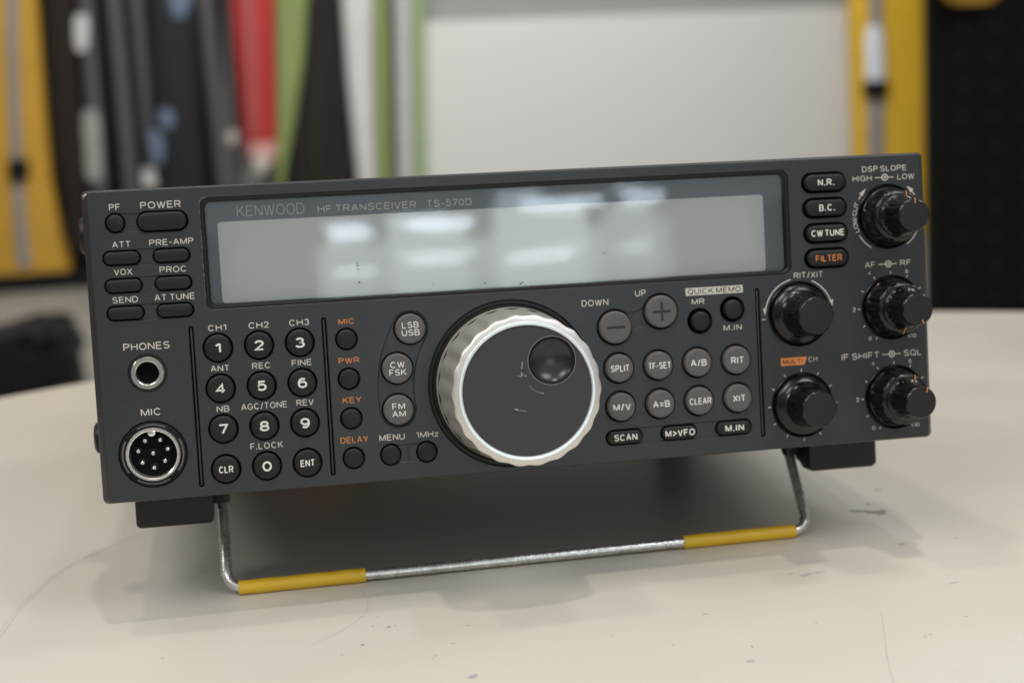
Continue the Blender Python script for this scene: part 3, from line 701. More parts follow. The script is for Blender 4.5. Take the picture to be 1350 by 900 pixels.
lm.add([(cu - 12.35, cv + 2.6, W0), (cu - 10.95, cv + 2.6, W0), (cu - 11.75, cv + .2, W0)], [(0, 1, 2)]); lm.add([(cu + 11.9, cv + 4.1, W0), (cu + 10.5, cv + 4.0, W0), (cu + 11.6, cv + 1.9, W0)], [(0, 1, 2)])
strip(lm, [(cu - 12.8, cv - 1.1), (cu - 11.6, cv - 1.1)], .28, W0)
cu, cv = KN_D[0]
strip(lm, arc(cu, cv, 11.7, 149, 141), .34, W0); strip(lm, arc(cu, cv, 11.7, 209, 238), .34, W0); strip(lm, arc(cu, cv, 11.3, 304, 331), .34, W0); strip(lm, arc(cu, cv, 11.7, 35, 42), .34, W0)
for a0, sg in ((141, -1), (42, 1)):
    a = math.radians(a0); b_ = math.radians(a0 + sg * 13)
    lm.add([(cu + 11.1 * math.cos(a), cv + 11.1 * math.sin(a), W0), (cu + 12.6 * math.cos(a), cv + 12.6 * math.sin(a), W0), (cu + 12.0 * math.cos(b_), cv + 12.0 * math.sin(b_), W0)], [(0, 1, 2)])
lc = MB(); tx = 'LOW CUT'; a = 203.5
wid = {'L': 6.6, 'O': 8.2, 'W': 9.2, ' ': 3.0, 'C': 7.6, 'U': 7.6, 'T': 7.0}
for ch in tx:
    a -= wid[ch] / 2
    if ch != ' ': putc(lc, ch, cu + 11.7 * math.cos(math.radians(a)), cv + 11.7 * math.sin(math.radians(a)), 1.45, W0, .16, ang=math.radians(a - 90))
    a -= wid[ch] / 2
lc.build('lettering', M['white'], front)['label'] = 'white lettering reading LOW CUT'
lm.build('scale_marks', M['white'], front)
lm = MB()
for t, u0, u1, v, h in (('MIC', -60.7, -55.66, 2.73, 1.8), ('PWR', -61.36, -55, -9.46, 1.85), ('KEY', -60.89, -55.07, -21.8, 1.9), ('DELAY', -62.28, -53.74, -34.24, 1.95)):
    wm = MB(); put(wm, t, u0, u1, v, h, W0, .17); wo = wm.build('lettering', M['orange'], front); wo['label'] = 'orange lettering reading ' + t
lm.add([(82.2, -17.4, W0), (82.2, -20.0, W0), (90.25, -20.0, W0), (91.35, -17.4, W0)], [(0, 1, 2, 3)])
lm.build('multi_plate', mat('orange_plate_ink', (0.66, 0.225, 0.05), .6, var=.06, var_scale=300), front)
lm = MB(); lm.add(z(roundrect(60.66, 6.1, 19.3, 2.45, .15, 2), W0), [tuple(range(12))])
lm.build('memo_plate', M['white'], front)
lm = MB(); put(lm, 'MULTI', 82.84, 89.6, -19.45, 1.5, W0 + .03, .19); o = lm.build('lettering', M['darkink'], front); o['label'] = 'dark lettering reading MULTI'
lm = MB(); put(lm, 'QUICK MEMO', 51.7, 69.6, 5.25, 1.75, W0 + .03, .17); o = lm.build('lettering', M['darkink'], front); o['label'] = 'dark lettering reading QUICK MEMO'

# ---- display
disp = empty('display'); disp.parent = radio
O = lambda d: ccw(roundrect(*DC, DW - 2 * d, DH - 2 * d, 2.4 - .5 * d if d < 3 else .8, 8))
mb = MB(); mb.loft([z(O(-.05), -.55), z(O(.25), -.45), z(O(.7), -.5), z(O(1.15), -1.0), z(O(1.35), -2.9)], False, False)
mb.build('bezel', M['black'], disp)
mb = MB(); mb.box(DC[0] - DW / 2 + .2, DC[0] + DW / 2 - .2, DC[1] - DH / 2 + .2, DC[1] + DH / 2 - .2, -3.1, -2.8)
mb.build('display_border', M['lcdborder'], disp)
mb = MB(); mb.loft([z(ccw(roundrect(-8.0, 23.75, 174.8, 24.9, 1.2, 6)), w) for w in (-2.78, -2.62)], False, True)
mb.build('lcd_panel', M['lcd'], disp)
lm = MB()
for t, u0, u1, h, wt in (('KENWOOD', -89.25, -68.8, 3.3, .085), ('HF TRANSCEIVER', -64.68, -34.11, 2.2, .16), ('TS-570D', -30.8, -16.49, 2.2, .16)):
    lm = MB(); put(lm, t, u0, u1, 37.5, h, -2.74, wt); lm.build('lettering', M['faintink'], disp)
mb = MB(); mb.add(z(O(1.18), -1.1), [tuple(range(len(O(0))))])
mb.build('display_window', M['glass'], disp)
mb = MB(); mg = MB()
for i in range(26):
    u = random.uniform(-96, 82); v = 12 + 26 * random.random() ** 1.6; r = random.uniform(.06, .16)
    (mb if i % 5 else mg).add(z([(u + r * random.uniform(.6, 1.4) * math.cos(k * PI / 4), v + r * random.uniform(.6, 1.4) * math.sin(k * PI / 4)) for k in range(8)], -1.04), [tuple(range(8))])
for u, v, r in ((-53.6, 20.6, .34), (-53.5, 19.4, .3), (-53.4, 15.4, .34), (-53.7, 21.2, .22), (-14, 12.8, .35), (-2.6, 12.0, .4), (-30.3, 13.4, .25), (-2.0, 12.4, .3), (-55, 31.6, .25), (-56.2, 31.4, .2), (25, 20.2, .25)):
    mg.add(z([(u + r * random.uniform(.5, 1.3) * math.cos(k * PI / 4), v + r * random.uniform(.5, 1.3) * math.sin(k * PI / 4)) for k in range(8)], -1.04), [tuple(range(8))])
mb.build('dust_specks', M['dust'], disp); mg.build('grime_specks', M['grime'], disp)

# ---- headphone jack and microphone socket
def lathe(mb, prof, n=64, c=(0, 0), fn=None, cap1=True, cap0=False, mi=0, dome=0.0):
    loops = []
    for r, w in prof:
        L = []
        for k in range(n):
            a = 2 * PI * k / n; rr = max(r if fn is None else fn(r, w, a), 1e-3); L.append((c[0] + rr * math.cos(a), c[1] + rr * math.sin(a), w))
        loops.append(L)
    mb.loft(loops, cap0, cap1, mi, dome=dome)
jk = MB(); lathe(jk, [(5.65, -3.1), (5.65, -.35), (4.9, -.3)], cap1=False)
j = jk.build('headphone_jack', M['black'], radio, (JACK[0] * MM, JACK[1] * MM, 0))
jk = MB(); lathe(jk, [(4.9, -1), (4.9, .35), (4.7, .55), (3.75, .55), (3.45, .35), (3.3, -.3), (3.25, -3.0)], cap1=False)
jk.build('ring', mat('dull_nickel', (0.50, 0.49, 0.46), 0.24, metal=.9, var=.1, var_scale=200), j)
jk = MB(); lathe(jk, [(3.25, -3.05), (0, -3.05)], cap1=False); jk.build('socket_hole', M['gap'], j)

ms = MB(); lathe(ms, [(10.15, -3.1), (10.1, -.6), (9.75, -.15), (9.5, -.1), (9.5, -1.6), (8.15, -1.6)], cap1=False)
mic = ms.build('microphone_socket', M['black'], radio, (MICC[0] * MM, MICC[1] * MM, 0))
ms = MB()
for a0, a1 in ((62, 118), (-38, 28), (150, 215), (236, 300)):
    n = 16; P = [math.radians(a0 + (a1 - a0) * i / n) for i in range(n + 1)]; lp = []
    for rr, w in ((8.75, -1.7), (8.75, -.05), (9.3, -.05), (9.3, -1.7)): lp.append([(rr * math.cos(t), rr * math.sin(t), w) for t in P])
    ms.loft(lp, False, False, closed=False)
ms.build('locking_ring', mat('grey_ring', (.10, .10, .105), .4, metal=.3, var=.15, var_scale=200), mic)
def keyed(r, w, a):
    return r
ms = MB(); lathe(ms, [(8.15, -2), (8.15, .9), (7.95, 1.2), (7.45, 1.2), (7.2, .95), (7.05, .2), (6.95, -2.9)], 72, cap1=False)
ms.tube([(0, 6.75, -2.6), (0, 6.75, .95), (0, 6.75, 1.0)], [1.15, 1.15, .9], 20)
ms.build('shell', M['chrome'], mic)
ms = MB(); lathe(ms, [(7.0, -2.2), (6.6, -2.1), (0, -2.1)], 48, cap1=False)
ms.build('insulator', M['gap'], mic)
PINS = ((-2.1, 4.25), (2.35, 4.2), (-4.3, 1.2), (4.4, 1.3), (0, .35), (-3.3, -2.35), (3.4, -2.3), (.1, -4.1))
for i, (x, y) in enumerate(PINS):
    ps = MB(); lathe(ps, [(.62, -2.2), (.62, -.2), (.5, .15), (.25, .35)], 16)
    ps.build('pin', M['chrome'], mic, (x * MM, y * MM, 0))
ms = MB()
for x, y in PINS:
    lathe(ms, [(1.15, -2.2), (1.15, -1.35), (1.0, -1.2), (.85, -1.35), (.8, -2.1)], 20, (x, y), cap1=False)
ms.build('pin_collar', M['black'], mic)

# ---- main tuning dial
NF = 22
def wave(a): 
    return (.5 + .5 * math.cos(NF * a + .6)) ** .8
def flute(r, w, a):
    t = min(1, max(0, (w - 4.6) / 9.0))
    return r - (.40 + .50 * t) * (1 - wave(a))
dh = MB(); lathe(dh, [(26.45, -3.1), (26.4, -.7), (25.9, -.45), (25.3, -.5), (24.9, -1.2), (20, -1.2)], 96, cap1=False)
dialring = dh.build('dial_surround', M['black'], radio, (DIAL[0] * MM, DIAL[1] * MM, 0))
dm = MB(); lathe(dm, [(23.9, -1.0), (24.2, 1.0), (24.25, 3.2), (24.2, 3.7), (24.0, 4.1), (24.0, 4.6)], 176, cap1=False)
lathe(dm, [(24.0, 4.6), (23.9, 6), (23.7, 10), (23.5, 14), (23.3, 18), (23.1, 23)], 176, fn=flute, cap1=False)
dial = dm.build('tuning_dial', M['skirt'], radio, (DIAL[0] * MM, DIAL[1] * MM, 0), sharp=60)
dial['label'] = 'large silver tuning dial with scalloped rim'
dm = MB(); lathe(dm, [(23.1, 23.0), (23.0, 25.2), (22.85, 26.0), (22.6, 26.4), (22.0, 26.65), (20.85, 26.88)], 176, fn=lambda r, w, a: r - max(0, min(1, (27.0 - w) / 2)) * .9 * (1 - wave(a)), cap1=False)
dm.build('rim', M['satin'], dial, sharp=60)
dm = MB(); lathe(dm, [(20.85, 26.88), (20.75, 27.06), (20.4, 27.12), (19.75, 26.95), (19.6, 26.4), (19.6, 26.2)], 128, cap1=False)
dm.build('bright_edge', M['bright'], dial)
# face disc with the finger dimple cut out of it
DP = (7.9, 8.6); DR = 7.25
mf = plate(circle(0, 0, 19.62, 128), [circle(*DP, DR, 64)], 26.45, .3, .12)
mf.build('dial_face', M['disc'], dial)
dm = MB(); lathe(dm, [(DR * math.cos(t), 26.25 - 3.6 * math.sin(t)) for t in [PI / 2 * i / 12 for i in range(13)]], 64, DP, cap1=False)
dm.build('finger_dimple', M['dimple'], dial)
dm = MB(); strip(dm, arc(*DP, DR + .05, 0, 360, 64), .16, 26.5); dm.build('dimple_edge', mat('worn_dimple_edge', (.22, .21, .20), .4, var=.4, var_scale=400), dial)
dm = MB()
for (x, y, a, b_, g) in ((-1.2, 7.9, .16, .55, .1), (-1.4, 7.0, .12, .5, -.2), (-1.5, 5.2, .18, .6, 0), (-1.9, 4.5, .5, .12, .2), (-.4, 4.5, .45, .16, .5), (-.9, 5.0, .3, .1, 0), (-2.6, 4.7, .2, .12, 0), (-1.0, 8.6, .14, .3, 0)):
    L = [(x + random.uniform(.6, 1.3) * a * math.cos(t) - g * b_ * math.sin(t), y + random.uniform(.6, 1.3) * b_ * math.sin(t)) for t in [2 * PI * k / 9 for k in range(9)]]
    dm.add(z(L, 26.52), [tuple(range(9))])
strip(dm, curve_pts([(.6, 1.6), (1.7, .3), (3.3, -.6), (4.6, -1.0)]), .08, 26.52); strip(dm, [(4.2, -1.0), (4.9, -1.05)], .26, 26.53); strip(dm, [(-4.2, -5.1), (-3.2, -5.5)], .34, 26.52); strip(dm, [(-3.2, -5.5), (-.5, -6.1)], .1, 26.52)
dm.build('scratches', M['scratch'], dial)

# ---- small knobs
def flu(n, d): return lambda r, w, a: r - d * max(0, math.cos(n * a)) ** 6
def well(p):
    k = MB(); lathe(k, [(10.45, -3.1), (10.4, -.5), (10.1, -.3)], 64, cap1=False); lathe(k, [(10.1, -.3), (9.8, -1.5), (5, -1.5)], 64, cap1=False)
    return k
def single_knob(p, lab):
    k = well(p); lathe(k, [(9.7, -1.5), (9.75, .9), (9.6, 1.5), (9.2, 1.9), (8.6, 2.3), (8.0, 2.6)], 72, cap1=False)
    kn = k.build('knob', M['knob'], radio, (p[0] * MM, p[1] * MM, 0), sharp=40); kn['label'] = lab
    k = MB(); prof = [(8.0, 2.6), (7.3, 3.1), (6.75, 4.0), (6.4, 5.2), (6.25, 7.0), (6.15, 10.5), (6.05, 14.2), (5.85, 14.75), (5.5, 15.0)]
    lathe(k, prof, 120, fn=lambda r, w, a: r - (.28 if 4.2 < w < 14.6 else 0) * max(0, math.cos(12 * a)) ** 3, cap1=False)
    k.build('grip', M['knob'], kn, sharp=40)
    k = MB(); lathe(k, [(5.5, 15.0), (5.3, 15.02), (0, 15.08)], 48, cap1=False); k.build('knob_top', M['knobtop'], kn)
    return kn
single_knob(KN_S[0], 'single black knob below RIT/XIT'); single_knob(KN_S[1], 'single black knob below MULTI/CH')
def dual_knob(p, lab, aout, ain):
    k = well(p); lathe(k, [(9.6, -1.5), (9.65, .8), (9.4, 1.3), (9.0, 1.6)], 72, cap1=False)
    lathe(k, [(9.0, 1.6), (8.75, 2.4), (8.6, 5.0), (8.45, 7.4), (8.2, 8.1), (7.6, 8.5), (7.0, 8.6)], 144, fn=lambda r, w, a: r - (.45 if 2.2 < w < 7.8 else .0) * max(0, math.cos(11 * a)) ** 3, cap1=False)
    kn = k.build('knob', M['knob'], radio, (p[0] * MM, p[1] * MM, 0), sharp=40); kn['label'] = lab
    k = MB(); lathe(k, [(7.0, 8.6), (7.05, 9.2), (6.8, 9.6), (6.0, 10.0)], 72, cap1=False)
    lathe(k, [(6.0, 10.0), (5.65, 10.8), (5.45, 14), (5.3, 18.6), (5.1, 19.3), (4.75, 19.6)], 144, fn=lambda r, w, a: r - (.36 if 10.5 < w < 19.1 else 0) * max(0, math.cos(10 * a)) ** 3, cap1=False)
    inn = k.build('inner_knob', M['knob'], kn, sharp=40)
    k = MB(); lathe(k, [(4.75, 19.6), (4.5, 19.62), (0, 19.66)], 48, cap1=False); k.build('knob_top', M['knobtop'], kn)
    k = MB()
    for ang_, seq in ((ain, ((3.6, 19.72), (4.7, 19.72), (5.22, 19.3), (5.42, 18.6), (5.5, 15.5))), (aout, ((6.3, 9.95), (6.95, 9.7), (7.16, 9.2), (7.9, 8.55), (8.35, 8.25), (8.62, 7.4)))):
        c, s = math.cos(math.radians(ang_)), math.sin(math.radians(ang_)); A = []; B = []
        for r, w in seq:
            A.append((r * c - .2 * s, r * s + .2 * c, w)); B.append((r * c + .2 * s, r * s - .2 * c, w))
        n = len(A); k.add(A + B, [(i, i + 1, n + i + 1, n + i) for i in range(n - 1)])
    o = k.build('pointer_line', M['orange'], kn)
dual_knob(KN_D[0], 'twin black knob below DSP SLOPE', 70, 85); dual_knob(KN_D[1], 'twin black knob below AF and RF', 270, 290); dual_knob(KN_D[2], 'twin black knob below IF SHIFT and SQL', 65, 62)

# ---- feet, wire stand, side feet
def foot(sx):
    k = MB(); a, b_ = 103.3, 128.1
    prof = [(-32.2, -46), (-32.2, -60.2), (-33.2, -61.2), (-40, -61.2), (-43.5, -58.5), (-46, -58.2), (-47.5, -55), (-51, -54), (-53, -46)]
    for x0, x1 in ((a, b_), (98.0, a), (99.5, a + 1)):
        if x0 < 100: pr = [(-40.8, -46), (-40.8, -56.2), (-45.5, -57), (-47, -54), (-52, -52.5), (-54, -46)]
        elif x0 < a: pr = [(-32.25, -46), (-32.25, -60.2), (-33.2, -61.15), (-36.5, -61.15), (-37, -46)]
        else: pr = prof
        xs = sorted((sx * x0, sx * x1)); e_ = .5
        lp = []
        cz = sum(p[0] for p in pr) / len(pr); cy = sum(p[1] for p in pr) / len(pr)
        lo_ = min(p[1] for p in pr)
        W_ = xs[1] - xs[0]; q_ = min(1.6, W_ / 3)
        for x, rise, sh in ((xs[0], q_ * .95, .985), (xs[0] + q_ * .12, q_ * .5, 1), (xs[0] + q_ * .45, q_ * .15, 1), (xs[0] + q_, 0, 1), (xs[1] - q_, 0, 1), (xs[1] - q_ * .45, q_ * .15, 1), (xs[1] - q_ * .12, q_ * .5, 1), (xs[1], q_ * .95, .985)):
            lp.append([(x, max(p[1], lo_ + rise), cz + (p[0] - cz) * sh) for p in pr])
        k.loft(lp, True, True)
    k.build('foot', M['black'], radio, sharp=25)
foot(-1); foot(1)
for s in (-1, 1):
    k = MB(); vb = -59.5 + s * .0
    k.box(s * 112 - 10, s * 112 + 10, -46, -46 - .1, -250, -230)
    k = MB(); lathe(k, [(9, 0), (9, 12.8), (8.2, 13.7), (0, 13.8)], 32, cap1=False)
    o = k.build('foot', M['black'], radio, (s * 112 * MM, -46 * MM, -236 * MM)); o.rotation_euler = (PI / 2, 0, 0)
A0 = Vector((-100.6, -47, -51.5)); A1 = Vector((-100.4, -82.75, -28.8)); A2 = Vector((100.4, -80.8, -28.8)); A3 = Vector((100.6, -47, -51.5))
def fillet(P, r, n=8):
    out = [P[0]]
    for i in range(1, len(P) - 1):
        d0 = (P[i - 1] - P[i]).normalized(); d1 = (P[i + 1] - P[i]).normalized()
        for k in range(n + 1):
            t = k / n; q0 = P[i] + d0 * r; q1 = P[i] + d1 * r
            out.append((1 - t) ** 2 * q0 + 2 * t * (1 - t) * P[i] + t * t * q1)
    return out + [P[-1]]
pts = fillet([A0, A1, A2, A3], 6.5); res = []
for p, q in zip(pts, pts[1:]):
    n = max(1, int((q - p).length / 4)); res += [p + (q - p) * (i / n) for i in range(n)]
res.append(pts[-1])
k = MB(); k.tube(res, [1.78 + .05 * math.sin(i * 1.7) for i in range(len(res))], 16)
stand = k.build('wire_stand', M['wire'], radio)
for u0, u1 in ((-96.8, -55.2), (54.6, 95.2)):
    k = MB(); n = 24; P = []; R = []
    for i in range(n + 1):
        t = i / n; f = (u0 + (u1 - u0) * t + 100.4) / 200.8; P.append(A1 + (A2 - A1) * f); R.append(2.36 + .06 * math.sin(i * .8 + u0) + (.08 if i in (0, n) else 0))
    k.tube(P, R, 20); o = k.build('sleeve', M['yellow'], stand); o['label'] = 'yellow rubber sleeve'
for v, w, rr in ((35, -46, 6.5), (-32, -46, 5.6)):
    k = MB(); lathe(k, [(rr, 0), (rr, 5.5), (rr - .6, 7.4), (rr - 1.6, 8.0), (2.4, 8.0), (2.0, 7.2), (0, 7.2)], 32, cap1=False)
    o = k.build('side_foot', M['black'], radio, (-132.5 * MM, v * MM, w * MM)); o.rotation_euler = (0, -PI / 2, 0)

# ------------------------------------------------------------------ things hung along the back wall
def hung(name, rows, thick, m, label, cat, y_back=WALL - .01, group=None, n=28, pw=.62, stands=False):
    """a soft upright thing: rows of (left px, right px, row px) give its width at each height"""
    y = y_back - thick / 2
    loops = []
    for (xl, xr, py) in rows:
        a, b = at(xl, py, y), at(xr, py, y); c = (a + b) / 2; hx = (b - a).length / 2; hy = thick / 2
        L = []
        for k in range(n):
            t = 2 * PI * k / n; ct, st = math.cos(t), math.sin(t)
            L.append((c.x + hx * math.copysign(abs(ct) ** pw, ct), c.y + hy * math.copysign(abs(st) ** pw, st), c.z))
        loops.append(L)
    e0, e1 = loops[0], loops[-1]
    mbx = MB(); mbx.loft(loops, True, True)
    o = mbx.build(name, m, None, scale=1, sharp=50)
    base = sum((Vector(p) for p in e1), Vector()) / n
    for v in o.data.vertices: v.co -= base
    o.location = base
    low = min(v.co.z for v in o.data.vertices) + 1e-4
    for v in o.data.vertices:            # nothing reaches below the floor; what stands on it reaches it
        if v.co.z + base.z < FLOOR + .002 or (stands and v.co.z <= low + .05): v.co.z = FLOOR + .002 - base.z
    tag(o, label, cat, group)
    return o, y - thick / 2
def sub(name, parent, rows, yb, thick, m):
    loops = []; n = 16
    for (xl, xr, py) in rows:
        a, b = at(xl, py, yb), at(xr, py, yb); c = (a + b) / 2; hx = (b - a).length / 2
        loops.append([(c.x + hx * math.copysign(abs(math.cos(2 * PI * k / n)) ** .6, math.cos(2 * PI * k / n)) - parent.location.x, c.y + thick * math.sin(2 * PI * k / n) * .5 - parent.location.y, c.z - parent.location.z) for k in range(n)])
    mbx = MB(); mbx.loft(loops, True, True); return mbx.build(name, m, parent, scale=1, sharp=50)

def cloth(name, c, r=.6, **k): return mat(name, c, r, bump=.5, bump_scale=9, var=.14, var_scale=7, **k)
YEL = cloth('orange_yellow_fabric', (0.50, 0.275, 0.022)); YEL2 = cloth('yellow_fabric', (0.64, 0.385, 0.016)); GREYW = cloth('grey_webbing', (0.26, 0.24, 0.22)); BLK = cloth('black_fabric', (0.007, 0.0065, 0.0065), .7, spec=.2)
DKB = cloth('brown_black_fabric', (0.017, 0.011, 0.008), .7, spec=.25); GRY = cloth('dark_grey_tube', (0.085, 0.085, 0.088), .45); CHAR = cloth('charcoal_fabric', (0.015, 0.015, 0.016), .35, spec=.3)
RED = cloth('red_fabric', (0.40, 0.018, 0.016)); GRN = cloth('green_fabric', (0.21, 0.27, 0.085)); WHT = cloth('white_fabric', (0.58, 0.57, 0.56)); DGRN = cloth('dark_green_fabric', (0.035, 0.05, 0.03))
SILV = mat('silver_buckle', (0.84, 0.90, 0.97), .22, metal=.25, var=.05)
GLINT = mat('painted_blue_glint', (0.13, 0.17, 0.25), .3, var=.1)
PINK = cloth('pale_pink_cloth', (0.55, 0.30, 0.27))

o, yf = hung('yellow_bag', [(-60, 50, -140), (-60, 52, 0), (-60, 62, 130), (-60, 71, 240), (-60, 84, 310), (-60, 97, 350), (-58, 95, 364)], .12, YEL, 'yellow hanging bag with grey strap, flaring at the foot, at the far left', 'bag', group='yellow strapped bags')
sub('strap', o, [(6, 22, -140), (8, 24, 60), (13, 29, 200), (18, 36, 300), (22, 42, 352)], yf, .02, GREYW)
sub('buckle_or_glint', o, [(11, 36, 210), (10, 38, 216), (11, 38, 232), (13, 37, 238)], yf - .012, .045, BLK)
o, _ = hung('dark_backboard', [(54, 304, -140), (54, 304, 470)], .03, BLK, 'tall black board behind the hanging grey tubes', 'board', pw=.15)
o, _ = hung('base_board', [(-90, 125, 361), (-90, 125, 388)], .10, BLK, 'low black plinth under the yellow bag', 'plinth', y_back=WALL - .05, pw=.2, stands=True)
o, yf = hung('garment_bag', [(58, 96, -140), (58, 98, 0), (66, 108, 150), (82, 116, 260), (90, 118, 330)], .10, DKB, 'very dark brown garment bag beside the yellow bag', 'bag', y_back=WALL - .06)
def tube_thing(xa, xb, wd, y0, y1, m, label, yb, bow=0):
    rows = [(xa + (xb - xa) * t + bow * math.sin(PI * t), xa + (xb - xa) * t + wd + bow * math.sin(PI * t), y0 + (y1 - y0) * t) for t in [i / 8 for i in range(9)]]
    return hung('hanging_tube', rows, .08, m, label, 'tube', y_back=yb, group='grey tubes on the black board', pw=1.0)
o, yf = tube_thing(92, 124, 22, -140, 300, GRY, 'grey tube with pale patches, leftmost of the tubes', WALL - .06)
sub('pale_patch', o, [(99, 115, 20), (97, 117, 35), (98, 116, 58), (102, 112, 68)], yf, .02, WHT)
sub('pale_patch', o, [(110, 128, 145), (108, 132, 160), (112, 136, 225), (116, 134, 238)], yf, .02, cloth('pale_grey', (.30, .29, .27)))
tube_thing(126, 167, 22, -140, 300, GRY, 'plain grey tube between two dark gaps', WALL - .06)
o, yf = tube_thing(156, 199, 21, -140, 300, GRY, 'grey tube touching the charcoal pack', WALL - .06)
sub('pale_patch', o, [(188, 204, 222), (188, 206, 230), (188, 208, 246)], yf, .02, WHT)
tube_thing(243, 290, 24, -140, 300, cloth('mid_grey_tube', (.075, .076, .078), .5), 'grey tube between charcoal pack and red bag', WALL - .06)
o, yf = hung('charcoal_pack', [(186, 258, -140), (190, 262, 0), (198, 268, 130), (206, 276, 240), (210, 280, 320)], .14, CHAR, 'glossy charcoal pack with painted blue grey highlights', 'pack', y_back=WALL - .05)
sub('buckle_or_glint', o, [(222, 252, -14), (220, 254, 0), (226, 248, 16), (230, 244, 24)], yf, .03, GLINT)  # these three are bluish highlights on the glossy pack, painted as small patches
sub('buckle_or_glint', o, [(210, 222, 144), (208, 230, 152), (210, 230, 162), (214, 226, 170)], yf, .03, GLINT)
sub('buckle_or_glint', o, [(196, 208, 172), (195, 216, 184), (200, 216, 204), (204, 214, 216)], yf, .03, GLINT)
o, yf = hung('red_bag', [(296, 362, -140), (303, 363, 0), (308, 364, 60), (316, 365, 140), (321, 366, 190), (328, 364, 206), (336, 358, 213)], .14, RED, 'red hanging bag with pale ring near its foot', 'bag', y_back=WALL - .04)
sub('hem', o, [(324, 364, 188), (326, 366, 200), (332, 362, 212), (338, 356, 222)], yf + .02, .06, PINK)
sub('ring', o, [(336, 352, 206), (333, 355, 214), (334, 354, 222), (338, 350, 228)], yf - .02, .04, cloth('pale_stone', (.50, .47, .42)))
sub('zip', o, [(314, 332, -140), (318, 336, 0), (322, 338, 90), (328, 342, 180)], yf, .02, cloth('dusty_red', (.36, .07, .065)))
o, yf = hung('black_strap', [(292, 304, -140), (294, 306, 0), (296, 310, 150), (300, 314, 260)], .06, GRY, 'narrow grey strap with a round silver stud beside the red bag', 'strap', y_back=WALL - .05)
sub('stud', o, [(301, 311, 173), (298, 314, 177), (297, 315, 182), (299, 313, 188), (303, 309, 191)], yf, .04, mat('silver_stud', (.62, .58, .54), .35, metal=.5, var=.05))
hung('green_bag', [(361, 408, -140), (361, 407, 0), (362, 402, 80), (363, 390, 160), (364, 376, 230), (364, 370, 300)], .12, GRN, 'green bag tapering downward beside the red bag', 'bag', y_back=WALL - .05)
o, yf = hung('black_cape', [(404, 446, -140), (405, 447, 0), (398, 452, 80), (386, 460, 160), (378, 470, 240), (372, 478, 320)], .10, cloth('soft_black_fabric', (.013, .0125, .012), .7, spec=.25), 'black cape widening downward between green and white bags', 'cape', y_back=WALL - .06)
sub('pleat', o, [(414, 424, 90), (412, 424, 160), (414, 426, 240), (414, 428, 300)], yf, .05, cloth('olive_black', (.026, .027, .017), .7, spec=.25))
hung('white_bag', [(448, 491, -140), (449, 491, 0), (456, 492, 100), (464, 494, 180), (472, 496, 250), (476, 498, 320)], .12, WHT, 'white bag tapering downward beside the black cape', 'bag', y_back=WALL - .05)
hung('green_drape', [(490, 510, -140), (491, 510, 0), (494, 513, 150), (497, 516, 300)], .08, GRN, 'narrow green drape between white bag and dark green strip', 'drape', y_back=WALL - .04, pw=.3)
hung('dark_drape', [(509, 520, -140), (510, 520, 0), (512, 523, 150), (515, 526, 300)], .06, DGRN, 'narrow dark green strip between green drape and white roll', 'drape', y_back=WALL - .03, pw=.3)
hung('white_roll', [(518, 541, -140), (519, 542, 0), (522, 544, 150), (525, 547, 300)], .10, cloth('cool_white_fabric', (.47, .49, .49)), 'pale grey white roll beside the white board', 'roll', y_back=WALL - .03, pw=.9)
hung('pale_green_drape', [(541, 557, -140), (542, 558, 0), (544, 560, 150), (547, 563, 300)], .06, cloth('soft_green_fabric', (.27, .36, .16)), 'soft green drape along the edge of the white board', 'drape', y_back=WALL - .03, pw=.3)
o, _ = hung('white_board', [(557, 1135, 0), (560, 1137, 260), (562, 1139, 420)], .03, mat('white_board_face', (.64, .64, .62), .6, var=.015, var_scale=2), 'large blank white board leaning on the grey wall', 'board', y_back=WALL - .005, pw=.06, n=64)
# its top edge slopes a little in the picture because of the wall's angle: shear the mesh to its true top corners
a, b = at(557, 29, WALL - .02), at(1135, 9, WALL - .02)
zt = max(v.co.z for v in o.data.vertices) + o.location.z
for v in o.data.vertices:
    if v.co.z + o.location.z > zt - .02:
        t = (v.co.x + o.location.x - a.x) / (b.x - a.x); v.co.z = a.z + (b.z - a.z) * t - o.location.z
o, yf = hung('yellow_bag', [(1116, 1218, -140), (1118, 1218, 0), (1122, 1220, 120), (1126, 1221, 260), (1128, 1222, 420)], .14, YEL2, 'yellow hanging bag with bright silver and black buckles, right of the white board', 'bag', y_back=WALL - .05, group='yellow strapped bags')
sub('strap', o, [(1146, 1163, -140), (1146, 1164, 30), (1142, 1166, 60), (1143, 1167, 200), (1144, 1168, 400)], yf, .03, GREYW)
sub('buckle_or_glint', o, [(1144, 1160, 34), (1141, 1164, 48), (1141, 1166, 90), (1142, 1166, 106)], yf - .02, .05, SILV)
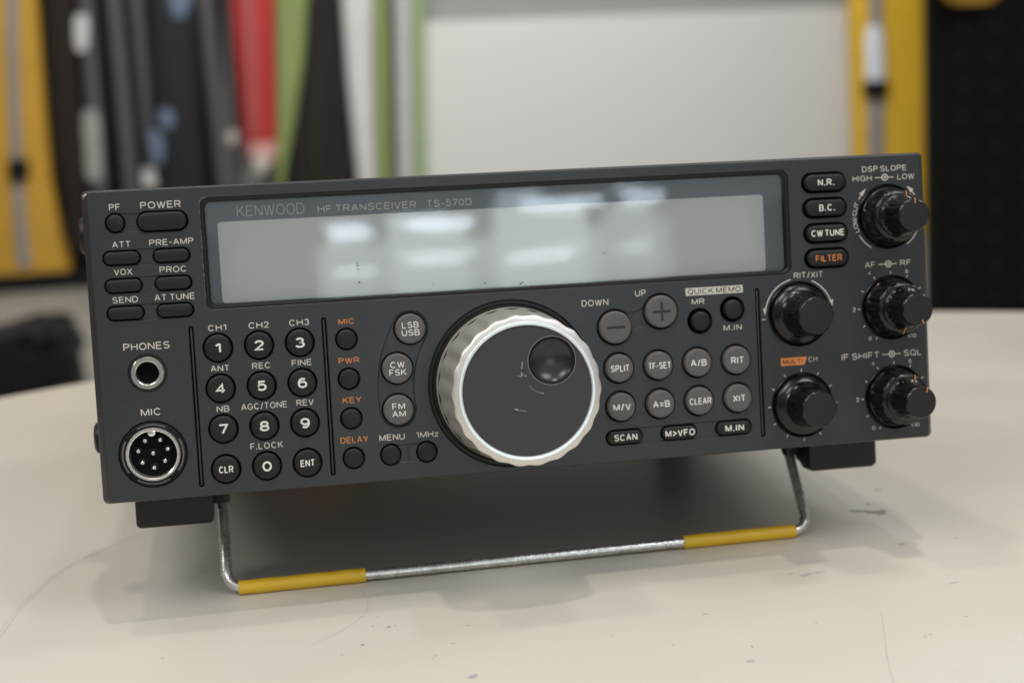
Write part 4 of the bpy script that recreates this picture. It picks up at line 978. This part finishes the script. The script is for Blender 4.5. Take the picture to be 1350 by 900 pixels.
sub('buckle_or_glint', o, [(1139, 1168, 106), (1137, 1171, 112), (1138, 1171, 122), (1141, 1168, 128)], yf - .02, .06, BLK)
o, yf = hung('black_board', [(1219, 1480, -140), (1222, 1480, 120), (1224, 1480, 440)], .05, mat('black_panel', (.0065, .0062, .006), .6, spec=.15, var=.3, var_scale=6), 'black board dotted with faint studs at the far right', 'board', y_back=3.6, pw=.12, stands=True)
k = MB()
for i in range(6):
    for j in range(10):
        p = at(1264 + 43 * i + (0 if j % 2 else 4), 36 + 39.5 * j, yf); q = p - o.location
        n = 10; L0 = [(q.x + 0.0175 * math.cos(2 * PI * a_ / n), q.y + .004, q.z + 0.0175 * math.sin(2 * PI * a_ / n)) for a_ in range(n)]; L1 = [(q.x + 0.011 * math.cos(2 * PI * a_ / n), q.y - .012, q.z + 0.011 * math.sin(2 * PI * a_ / n)) for a_ in range(n)]
        k.loft([L0, L1], False, True)
k.build('studs', mat('dark_grey_stud', (.015, .015, .015), .5, spec=.3, var=.2), o, scale=1)
o, _ = hung('amber_lid', [(1240, 1322, -60), (1240, 1322, -20), (1246, 1316, -2), (1258, 1304, 6)], .06, cloth('amber_plastic', (.50, .27, .03)), 'amber rounded thing peeping in above the studded black board', 'bag', y_back=3.5)
# dark bag on the floor behind the table's left edge
pb = at_z(45, 520, FLOOR)
yb = pb.y + .25
k = MB(); rows = [(-90, 108, 515), (-90, 110, 490), (-88, 108, 470), (-84, 104, 452), (-60, 100, 440), (10, 92, 432), (40, 80, 427)]
o, yf = hung('duffel_bag', rows[::-1], .45, cloth('duffel_black', (.009, .009, .010), .6, spec=.2), 'lumpy black duffel bag on the floor past the table edge', 'bag', y_back=yb)
rg = random.Random(3)
for v in o.data.vertices: v.co += Vector((rg.uniform(-.02, .02), rg.uniform(-.02, .02), rg.uniform(-.015, .015)))
dz = FLOOR - min(v.co.z + o.location.z for v in o.data.vertices)
mn = min(v.co.z for v in o.data.vertices)
for v in o.data.vertices:
    if v.co.z < mn + .05: v.co.z = FLOOR - o.location.z
